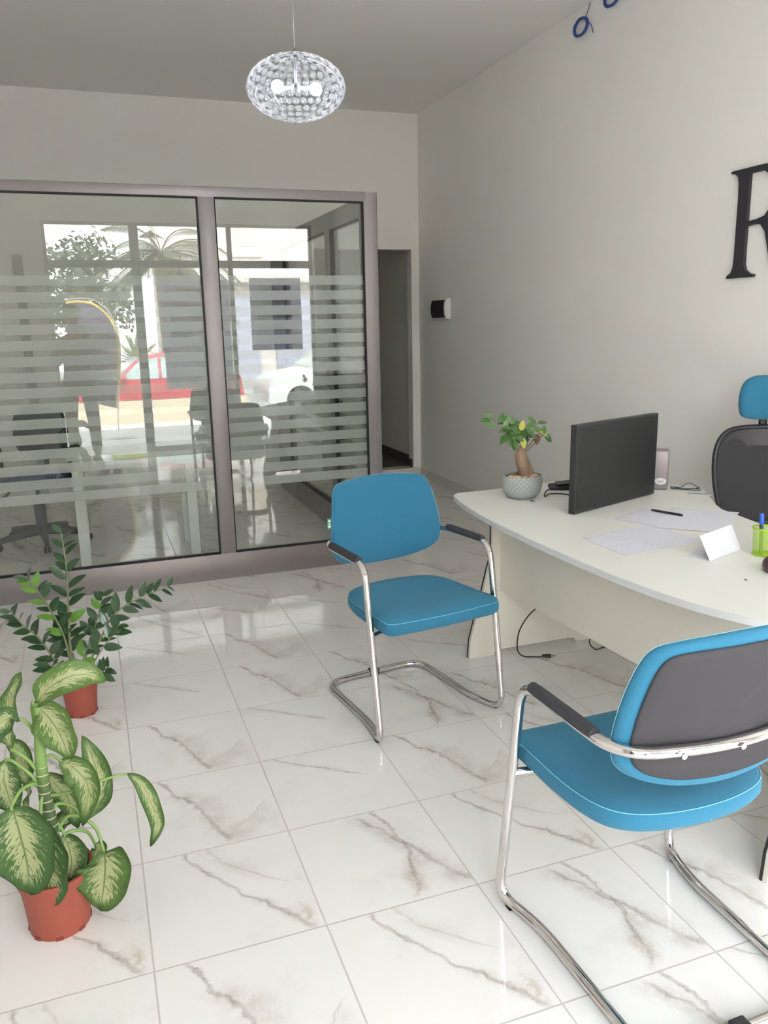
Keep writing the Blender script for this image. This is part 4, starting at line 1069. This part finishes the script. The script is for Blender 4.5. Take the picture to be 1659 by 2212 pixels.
stemP = smoothpts([V((.0, .0, .13)), dpx(112, 1800, .0), dpx(98, 1720, .0), dpx(88, 1640, .0), dpx(84, 1560, .0), dpx(80, 1525, .0)], 8)
for pts, wpx, tilt, pet in leaves:
    K = [dpx(x, y, d) for x, y, d in pts]; W = wpx*2.13/1755.2
    big = W > .06
    o = obj('leaf', big_leaf(K, W, tilt, wmax=.40), M_df, dp)
    if pet is not None:
        p0 = dpx(pet[0], pet[1], .0); mid = p0.lerp(K[0], .5)+V((0, 0, .022))
        # petiole springs from the nearest stem point
        st = min(stemP, key=lambda s_: abs(s_.z-(p0.z-.055))); p0 = st.lerp(p0, .55)+V((0, 0, .03))
        tube_pts = smoothpts([st, p0, mid, K[0], K[0].lerp(K[1], .15)], 6)
        obj('petiole', tube(new(), tube_pts, [.0055-.0022*k/(len(tube_pts)-1) for k in range(len(tube_pts))], 8), M_dstem, dp, smooth=True)
P = smoothpts([stemP[16], dpx(150, 1712, -.02), dpx(190, 1695, -.02), dpx(238, 1680, -.01), dpx(262, 1673, -.0), dpx(278, 1673, .0)], 6)
obj('petiole', tube(new(), P, [.005-.002*k/(len(P)-1) for k in range(len(P))], 8), M_dstem, dp, smooth=True)
def stem_mat():
    m = bpy.data.materials.new('ringed_stem'); m.use_nodes = True; nt = m.node_tree; b = nt.nodes['Principled BSDF']; b.inputs['Roughness'].default_value = .55
    tc = nt.nodes.new('ShaderNodeTexCoord'); s = nt.nodes.new('ShaderNodeSeparateXYZ'); nt.links.new(tc.outputs['Object'], s.inputs[0])
    z = N(nt, s.outputs[2]); x = N(nt, s.outputs[0])
    nz = nt.nodes.new('ShaderNodeTexNoise'); nz.inputs['Scale'].default_value = 25; nt.links.new(tc.outputs['Object'], nz.inputs['Vector'])
    ring = ((z+N(nt, nz.outputs[0])*.012)*40.0).fract().lt(.12)*z.lt(.47)
    def col(x): return (*lin(x), 1)
    n = nt.nodes.new('ShaderNodeMix'); n.data_type = 'RGBA'; nt.links.new(z.step(.38, .50).s, n.inputs[0]); n.inputs[6].default_value = col((66, 84, 52)); n.inputs[7].default_value = col((112, 142, 76))
    n2 = nt.nodes.new('ShaderNodeMix'); n2.data_type = 'RGBA'; nt.links.new(ring.s, n2.inputs[0]); nt.links.new(n.outputs[2], n2.inputs[6]); n2.inputs[7].default_value = col((182, 178, 140))
    nt.links.new(n2.outputs[2], b.inputs['Base Color']); return m
obj('stem', tube(new(), stemP, [.021-.011*k/(len(stemP)-1) for k in range(len(stemP))], 14), stem_mat(), dp, smooth=True)

# ---------------------------------------------------------------- inside the glass office
it = thing('white_office_table', 'white metal table inside the glass office, right behind the frosted pane', 'table', (.25, 1.45, 0))
M_wm = mat('white_metal', (226, 230, 226), rough=.4)
bm = new(); box(bm, -.205, .72, 1.10, 1.58, .735, .762, .002); obj('tabletop', bm, mat('grey_white_top', (206, 208, 204), rough=.4), it, world=True)
bm = new(); box(bm, -.17, .66, 1.115, 1.155, .69, .735, .002); box(bm, -.17, .66, 1.53, 1.57, .69, .735, .002); box(bm, -.165, -.125, 1.15, 1.53, .69, .735, .002); box(bm, .60, .64, 1.15, 1.53, .69, .735, .002)
obj('apron', bm, M_wm, it, world=True)
for x0, x1 in ((-.178, -.112), (.55, .616)):
    for y0 in (1.105, 1.515):
        obj('leg', box(new(), x0, x1, y0, y0+.06, 0, .70, .002), M_wm, it, world=True)
ic = thing('task_chair', 'black task chair with castors and a dark blue seat seen through the frosted glass', 'chair', (-.45, 1.96, 0), math.radians(165))
M_grey = mat('grey_black_plastic', (74, 74, 80), rough=.5)
star_base(ic, .33, math.radians(112), M_grey, 1.45)
bm = new(); tube(bm, [(0, 0, .08), (0, 0, .31)], .041, 16); tube(bm, [(0, 0, .30), (0, 0, .46)], .016, 12); obj('gas_lift', bm, M_grey, ic, smooth=True, sharp=40)
bm = new(); tube(bm, [(.02, 0, .44), (.16, .05, .43), (.24, .07, .36)], [.006, .006, .013], 8); obj('lever', bm, M_grey, ic, smooth=True)
obj('seat', cushion(so, [(.95, 0), (.03, 0), (0, .02), (0, .05), (.02, .072), (.95, .082)], lambda x, y, h: (x, y, .455+h)), mat('navy_fabric', (36, 62, 104), rough=.9), ic, smooth=True)
bk2 = [(0, 1.0), (.14, .99), (.19, .93), (.205, .82), (.19, .70), (.13, .65), (0, .64)]; bk2 = bk2+[(-a, b) for a, b in bk2[1:-1]][::-1]
bk2 = [(p.x, p.y) for p in smoothpts([(a, b, 0) for a, b in bk2], 4, True)]
obj('backrest', cushion(bk2, [(.95, -.02), (.03, -.02), (0, 0), (.03, .025), (.95, .03)], lambda x, z, h: (x, -.24+.8*x*x+h, z), (0, .82)), M_bframe, ic, smooth=True)
bm = new(); tube(bm, fillet([(0, 0, .44), (0, -.27, .44), (0, -.27, .75)], .08), .018, 10); obj('back_bar', bm, M_grey, ic, smooth=True)
for s in (-1, 1):
    bm = new(); tube(bm, fillet([(s*.22, -.12, .47), (s*.29, -.12, .50), (s*.29, -.14, .72), (s*.29, .14, .74), (s*.29, .10, .50), (s*.22, .08, .47)], .06), .016, 10, flat=.8)
    obj('armrest', bm, M_bframe, ic, smooth=True)
bm = new(); box(bm, -.52, -.45, YB-.035, YB-.001, 0, 2.19, .003); 
struct('trim_2', bm, mat('grey_jamb', (188, 188, 184), rough=.6))

# posters stuck on the shop window
def sheet_mat(c):
    m = bpy.data.materials.new('backlit_paper'); m.use_nodes = True; nt = m.node_tree; out = nt.nodes['Material Output']
    tl = nt.nodes.new('ShaderNodeBsdfTranslucent'); tl.inputs[0].default_value = (*lin(c), 1)
    mx = nt.nodes.new('ShaderNodeMixShader'); mx.inputs[0].default_value = .55
    nt.nodes['Principled BSDF'].inputs['Base Color'].default_value = (*lin(c), 1)
    nt.links.new(nt.nodes['Principled BSDF'].outputs[0], mx.inputs[1]); nt.links.new(tl.outputs[0], mx.inputs[2]); nt.links.new(mx.outputs[0], out.inputs[0])
    return m
def poster(x0, x1, z0, z1, label, c):
    t = thing('window_poster', label, 'poster', ((x0+x1)/2, YS-.08, z0), 0, 'posters on the shop window')
    obj('sheet', box(new(), x0, x1, YS-.0875, YS-.0845, z0, z1), sheet_mat(c), t, world=True)
    bm = new()
    for k in range(4): box(bm, x0+.10, x1-.12-.08*(k % 2), YS-.0843, YS-.0838, z1-.16-.17*k, z1-.11-.17*k)
    obj('print', bm, mat('grey_print', (150, 150, 160), rough=.7), t, world=True)
poster(.93, 1.79, .80, 2.15, 'pale lilac grey poster on the middle shop window, mirrored in the left glass pane', (190, 192, 204))
poster(2.06, 2.74, 1.25, 2.17, 'pale lilac grey poster on the end shop window, mirrored in the right glass pane', (182, 180, 198))
tag(obj('door_mat', box(new(), .17, .60, YS+.02, YS+.40, .0, .008, .003), mat('lime_mat', (186, 200, 96), rough=.95, bump=.5, bscale=400)), 'yellow green door mat inside the shop door, mirrored in the partition', 'mat')

# ---------------------------------------------------------------- street outside the shop (seen mirrored in the glass)
M_pave = mat('pale_paving', (192, 189, 184), rough=.9, vary=.06, vscale=3)
struct('ground_pavement', box(new(), -9, 14, -9.0, YS-.2, -.30, -.015), M_pave)
struct('ground_street', box(new(), -30, 45, -34, -9.0, -.5, -.30), mat('asphalt', (136, 134, 132), rough=.95, vary=.08, vscale=2))
tag(obj('garden_wall', box(new(), -1.5, 2.6, -8.98, -8.80, -.02, .36, .01), mat('cream_render', (196, 184, 158), rough=.85)), 'low cream wall between pavement and street', 'wall')
def car(name, label, loc, rz, c):
    t = thing(name, label, 'car', loc, rz); m = mat(name+'_paint', c, rough=.25, coat=.6)
    prof = [(-1.95, .28), (-1.93, .62), (-1.80, .80), (-1.05, .94), (-.45, 1.38), (.0, 1.46), (.95, 1.44), (1.55, 1.08), (1.90, .98), (1.97, .55), (1.94, .28)]
    def w_(z): return .84 if z < .95 else .84-.17*(z-.95)/.5
    pr = fillet([(a, 0, b) for a, b in prof], .10, 4, True)
    cl = [V((p.x, p.y, p.z)) for p in pr]
    bm = new(); A_ = [bm.verts.new((p.x, -w_(p.z), p.z)) for p in cl]; B2_ = [bm.verts.new((p.x, w_(p.z), p.z)) for p in cl]
    bm.faces.new(A_); bm.faces.new(B2_[::-1]); n = len(cl)
    for k in range(n): bm.faces.new((A_[k], A_[(k+1) % n], B2_[(k+1) % n], B2_[k]))
    bmesh.ops.triangulate(bm, faces=[f for f in bm.faces if len(f.verts) > 4])
    body = obj('body', bm, m, t, smooth=True, sharp=35)
    gl = mat('car_glass', (150, 170, 168), rough=.1, spec=.8)
    for s in (-1, 1):
        def y(z): return s*(w_(z)+.004)
        for poly in ([(-.88, .98), (-.42, 1.33), (-.02, 1.38), (-.02, .98)], [(.05, .98), (.05, 1.38), (.85, 1.36), (1.20, .98)]):
            bm = new(); a = [bm.verts.new((p[0], y(p[1]), p[1])) for p in poly]; b = [bm.verts.new((p[0], y(p[1])-s*.02, p[1])) for p in poly]
            bm.faces.new(a); bm.faces.new(b[::-1])
            for k in range(4): bm.faces.new((a[k], a[(k+1) % 4], b[(k+1) % 4], b[k]))
            obj('side_window', bm, gl, t)
        bm = new(); icos(bm, (-.80, s*.92, 1.0), .09, 2, (.8, .9, .6)); obj('mirror', bm, m, t, smooth=True)
        for x in (-1.25, 1.25):
            bm = new(); t2 = lathe(new(), [(0, -.09), (.24, -.10), (.31, -.08), (.32, 0), (.31, .08), (.24, .10), (0, .09)], seg=28, cap0=False, cap1=False)
            merge(bm, t2, Matrix.Translation((x, s*.77, .32)) @ Matrix.Rotation(PI/2, 4, 'X')); obj('wheel', bm, M_rubber, t, smooth=True, sharp=40)
    bm = new(); P4 = [(-1.00, .74, .975), (-.47, .62, 1.36), (-.47, -.62, 1.36), (-1.00, -.74, .975)]
    a = [bm.verts.new(V(p)+V((-.012, 0, .016))) for p in P4]; b = [bm.verts.new(p) for p in P4]; bm.faces.new(a); bm.faces.new(b[::-1])
    for k in range(4): bm.faces.new((a[k], a[(k+1) % 4], b[(k+1) % 4], b[k]))
    obj('windscreen', bm, gl, t)
    return t
rc_ = car('red_car', 'red car parked in the street, mirrored in the left glass pane', (1.25, -11.2, -.30), 0, (160, 44, 60))
rc_.scale = (.80, 1, .96)
car('white_car', 'white car parked across the street, mirrored in the right glass pane', (5.4, -12.0, -.30), 0, (226, 228, 226))

# feather flag
ff = thing('feather_flag', 'dark violet feather banner with yellow edge standing on the pavement, mirrored in glass', 'flag', (.33, -7.05, 0))
bm = new(); lathe(bm, [(0, 0), (.21, 0), (.215, .03), (.17, .075), (.04, .085), (0, .085)], (0, 0, -.012), 32, False, False); obj('water_base', bm, M_white, ff, smooth=True, sharp=50)
pole = [(.0, 0, .06), (.02, 0, .4), (.10, 0, .95), (.13, 0, 1.4), (.03, 0, 1.78), (-.20, 0, 1.98), (-.55, 0, 1.98)]
obj('pole', tube(new(), smoothpts(pole, 8), .010, 8), M_chrome, ff, smooth=True)
bl = smoothpts([(.02, 0, .42), (.09, 0, .8), (.13, 0, 1.2), (.12, 0, 1.5), (.02, 0, 1.75), (-.20, 0, 1.93), (-.52, 0, 1.93), (-.47, 0, 1.75), (-.44, 0, 1.3), (-.42, 0, .85), (-.40, 0, .55)], 6)
obj('banner', prism(new(), [(p.x, p.z) for p in bl], -.003, .003, 'y'), mat('violet_cloth', (66, 56, 82), rough=.8), ff)
ed = bl[:37]; bm = new(); tube(bm, [p+V((-.02, .006, -.0)) for p in ed], .016, 6, flat=.3); obj('yellow_edge', bm, mat('yellow_cloth', (206, 172, 84), rough=.8), ff)
for s_, zz, xx, sz in (('ium', 1.27, .0, .12), ('Loc', .98, -.02, .13), ('Acc', .85, -.04, .12)):
    text_obj('lettering', s_, sz, .002, M_white, ff, Matrix.Translation((xx, .008, zz)) @ Matrix.Rotation(PI, 4, 'Z') @ Matrix.Rotation(PI/2, 4, 'X'))

# trees and palm
M_tw = mat('tree_bark', (110, 92, 74), rough=.9, vary=.2)
M_tl = mat('street_tree_leaf', (48, 60, 38), rough=.6, vary=.3, vscale=3)
def tree(name, label, loc, h, crown, r, n, lw, seed):
    t = thing(name, label, 'tree', loc); rr = random.Random(seed)
    bm = new(); tube(bm, smoothpts([(0, 0, 0), (.1, .05, h*.35), (0, 0, h*.7), (.05, 0, h*.95)], 6), [.16-.10*k/18 for k in range(19)], 10)
    for k in range(7):
        a = rr.uniform(0, 6.28); tube(bm, [(0, 0, h*(.45+.06*k)), (r*.6*math.cos(a), r*.6*math.sin(a), h*(.6+.06*k))], [.05, .02], 6)
    obj('trunk', bm, M_tw, t, smooth=True)
    bm = new(); blobs = [(V((rr.uniform(-1, 1)*r*.7, rr.uniform(-1, 1)*r*.7, crown+rr.uniform(-1, 1)*r*.6)), rr.uniform(.35, .6)*r) for _ in range(16)]
    for _ in range(n):
        c, br = rr.choice(blobs); d = V((rr.gauss(0, 1), rr.gauss(0, 1), rr.gauss(0, 1))).normalized()
        p = c+d*br*rr.uniform(.6, 1.05); leaf_poly(bm, p, V((rr.uniform(-1, 1), rr.uniform(-1, 1), rr.uniform(-1, .4))), d, lw*2, lw, 0, nseg=2)
    obj('crown', bm, M_tl, t)
tree('street_tree', 'leafy street tree behind the banner, mirrored in the left glass pane', (-.25, -14.0, -.3), 3.2, 2.75, 1.25, 2600, .085, 5)
pm = thing('date_palm', 'date palm with drooping fronds, mirrored at the top of the left glass pane', 'palm', (2.2, -18.6, -.3))
bm = new(); tube(bm, [(0, 0, 0), (.05, 0, 1.5), (0, 0, 3.8)], [.26, .22, .24], 14); obj('trunk', bm, M_tw, pm, smooth=True)
bm = new(); rr = random.Random(9)
for k in range(34):
    a = rr.uniform(0, 2*PI); el = rr.uniform(-.3, 1.3); L_ = rr.uniform(1.8, 2.6)
    P = []
    for j in range(13):
        s = j/12; hh = V((math.cos(a), math.sin(a), 0)); P.append(V((0, 0, 3.85))+hh*(L_*s*math.cos(el*(1-s*.3)))+V((0, 0, L_*s*math.sin(el)-1.1*L_*s*s*.6)))
    tube(bm, P, .016, 5)
    for j in range(1, 48):
        p, d = along(P, min(j/48, .999))
        for s2 in (-1, 1):
            sd = d.cross(V((0, 0, 1))).normalized()*s2
            leaf_poly(bm, p, sd+d*.9-V((0, 0, .5)), V((0, 0, 1)), .46*math.sin(PI*(.15+.8*j/48)), .022, 0, nseg=3)
obj('fronds', bm, mat('palm_frond', (58, 62, 36), rough=.6, vary=.2), pm)
ag = thing('agave', 'spiky agave behind the red car, mirrored in the left glass pane', 'agave', (1.0, -12.8, -.3))
bm = new()
for k in range(46):
    a = rr.uniform(0, 6.28); el = rr.uniform(.1, 1.45); leaf_poly(bm, V((0, 0, 1.1)), V((math.cos(a)*math.cos(el), math.sin(a)*math.cos(el), math.sin(el))), V((0, 0, 1)), .75, .09, 0, nseg=5)
obj('leaves', bm, mat('agave_leaf', (140, 156, 118), rough=.5), ag)
bm = new(); tube(bm, [(0, 0, 0), (0, 0, 1.15)], [.22, .12], 12); obj('stump', bm, M_tw, ag, smooth=True)

# white building across the street
bd_ = thing('white_building', 'white apartment building with small windows across the street, mirrored in the right pane', 'building', (9, -25, -.3))
M_bw = mat('facade_white', (204, 196, 190), rough=.85)
bm = new(); box(bm, 2.6, 17, -27, -24.5, -.3, 9.5); box(bm, -6.5, -1.6, -30, -26, -.3, 5.2); obj('walls', bm, M_bw, bd_, world=True)
bm = new(); box(bm, 2.5, 17, -24.5, -24.1, 3.05, 3.3, .02); obj('ledge', bm, M_bw, bd_, world=True)
for x, z in ((5.2, 4.0), (8.2, 4.0), (11.2, 4.0), (5.2, 6.8), (8.2, 6.8)):
    fr_ = obj('window', box(new(), x-.05, x+1.05, -24.5, -24.42, z-.05, z+1.25, .01), M_white, bd_, world=True)
    obj('shutter', box(new(), x+.03, x+.97, -24.44, -24.40, z+.3, z+1.2), mat('beige_shutter', (200, 190, 172), rough=.7), fr_, world=True)
for x in (3.0, 6.6, 10.2):
    obj('garage_shutter', box(new(), x, x+3.0, -24.52, -24.45, -.3, 2.6), mat('blue_grey_shutter', (150, 152, 166), rough=.6), bd_, world=True)

# ---------------------------------------------------------------- the person taking the photo
pr_ = thing('person', 'person in a grey jacket holding up a phone, seen mirrored in the left glass pane', 'person', (-.13, -4.86, 0))
def skin(name, verts, edges, radii, m, parent, sub=2):
    me = bpy.data.meshes.new(name); me.from_pydata([tuple(v) for v in verts], edges, [])
    o = bpy.data.objects.new(name, me); COL.objects.link(o); o.parent = parent
    md = o.modifiers.new('s', 'SKIN'); o.modifiers.new('d', 'SUBSURF').levels = sub; o.modifiers[-1].render_levels = sub; md.use_smooth_shade = True
    for i, r in enumerate(radii):
        d = me.skin_vertices[0].data[i]; d.radius = r if isinstance(r, tuple) else (r, r)
    me.skin_vertices[0].data[0].use_root = True
    dg = bpy.context.evaluated_depsgraph_get(); m2 = bpy.data.meshes.new_from_object(o.evaluated_get(dg)); o.modifiers.clear(); o.data = m2
    m2.materials.clear(); m2.materials.append(m); return o
M_skin = mat('skin_tone', (190, 146, 122), rough=.55); M_jack = mat('grey_jacket', (128, 122, 126), rough=.9, bump=.2, bscale=60); M_trou = mat('dark_trousers', (52, 52, 60), rough=.9); M_hair = mat('dark_hair', (38, 32, 30), rough=.6)
# phone just behind the camera's eye point
php = CAM-FW*.022-UP*.045+RT*.02 - V(pr_.location)
Vv_ = [(0, 0, .98), (0, .0, 1.15), (0, -.01, 1.32), (0, -.01, 1.46), (0, .01, 1.54), (0, .03, 1.64), (0, .035, 1.74), (0, .02, 1.81),
       (-.10, 0, .93), (-.12, .02, .52), (-.12, -.02, .09), (-.12, .13, .04), (.10, 0, .93), (.13, .05, .52), (.14, .02, .09), (.14, .17, .04)]
E_ = [(0, 1), (1, 2), (2, 3), (3, 4), (4, 5), (5, 6), (6, 7), (0, 8), (8, 9), (9, 10), (10, 11), (0, 12), (12, 13), (13, 14), (14, 15)]
R_ = [(.15, .11), (.135, .10), (.155, .11), (.10, .08), .055, (.075, .085), (.08, .095), (.05, .06), .095, .062, .042, .035, .095, .062, .042, .035]
# shoulders and arms bent up to the phone
def hand_at(s): return php+RT*(s*.050)-UP*.03
for s in (-1, 1):
    b0 = len(Vv_); Vv_ += [(s*.17, -.01, 1.42), (s*.25, .06, 1.16), tuple(hand_at(s)-V((s*-.012, .055, .035)))]
    E_ += [(3, b0), (b0, b0+1), (b0+1, b0+2)]; R_ += [.065, .047, .028]
body = skin('body', Vv_, E_, R_, M_skin, pr_)
# clothes follow the body
Jv = [(0, 0, .80), (0, 0, .98), (0, 0, 1.15), (0, -.01, 1.32), (0, -.01, 1.45)]; Je = [(0, 1), (1, 2), (2, 3), (3, 4)]; Jr = [(.19, .135), (.175, .13), (.155, .12), (.175, .13), (.115, .095)]
for s in (-1, 1):
    b0 = len(Jv); Jv += [(s*.175, -.01, 1.42), (s*.252, .06, 1.16), tuple(hand_at(s)-V((s*-.016, .085, .075)))]; Je += [(4, b0), (b0, b0+1), (b0+1, b0+2)]; Jr += [.082, .064, .046]
skin('jacket', Jv, Je, Jr, M_jack, pr_)
skin('trousers', [(0, 0, .98), (-.10, 0, .90), (-.12, .02, .52), (-.12, -.02, .10), (.10, 0, .90), (.13, .05, .52), (.14, .02, .10)], [(0, 1), (1, 2), (2, 3), (0, 4), (4, 5), (5, 6)], [(.16, .125), .108, .078, .062, .108, .078, .062], M_trou, pr_)
for s, y in ((-1, .05), (1, .09)):
    bm = new(); icos(bm, (s*.125, y, .045), .13, 3, (.42, 1.05, .36)); 
    for v in bm.verts: v.co.z = max(v.co.z, .001)
    obj('shoe', bm, M_blackpl, pr_, smooth=True)
bm = new(); icos(bm, (0, .0, 1.765), .108, 3, (.86, .98, .98))
for v in bm.verts:
    if v.co.y > .055 and v.co.z < 1.80: v.co.y = .045+(v.co.y-.055)*.1
obj('hair', bm, M_hair, pr_, smooth=True)
# face: nose, eyes, mouth, ears
bm = new(); icos(bm, (0, .128, 1.70), .016, 2, (.8, 1.3, 1.5)); obj('nose', bm, M_skin, pr_, smooth=True)
for s in (-1, 1):
    bm = new(); icos(bm, (s*.032, .112, 1.735), .011, 2, (1.4, .6, .8)); obj('eye', bm, M_hair, pr_, smooth=True)
    bm = new(); icos(bm, (s*.088, .02, 1.715), .028, 2, (.35, .7, 1.1)); obj('ear', bm, M_skin, pr_, smooth=True)
bm = new(); icos(bm, (0, .112, 1.655), .018, 2, (1.5, .5, .4)); obj('mouth', bm, mat('lip', (160, 92, 84), rough=.5), pr_, smooth=True)
# five fingers each, closed round the phone's edges from behind
for s in (-1, 1):
    h = hand_at(s)
    bm = new()
    palm = h-FW*.020+RT*(s*.010)-UP*.012
    t2 = new(); icos(t2, (0, 0, 0), .034, 3, (.62, .55, 1.15)); merge(bm, t2, Matrix.Translation(palm))
    for k in range(4):
        o_ = UP*(.024-.017*k); L_ = (.9, 1.0, .95, .8)[k]
        tube(bm, smoothpts([palm+o_+RT*(s*.012), palm+o_+RT*(s*.018)+FW*.010*L_, palm+o_-RT*(s*.006*L_)+FW*.012, palm+o_-RT*(s*.024*L_)+FW*.004], 4), .0075, 8)
    tube(bm, smoothpts([palm-UP*.02+RT*(s*-.004), palm+UP*.004-RT*(s*.018)-FW*.012, palm+UP*.026-RT*(s*.030)-FW*.004], 4), [.012, .012, .011, .011, .0105, .010, .009, .009, .008], 8)
    obj('hand', bm, M_skin, pr_, smooth=True)
phn = thing('phone', 'dark smartphone held up in both hands by the photographer, seen mirrored', 'phone', V(pr_.location)+php)
bm = new(); box(bm, -.037, .037, -.078, .078, -.004, .004, .003)
rm = Matrix((RT, UP, -FW)).transposed().to_4x4(); bmesh.ops.transform(bm, matrix=rm, verts=bm.verts)
obj('case', bm, M_blackpl, phn, smooth=True, sharp=50)
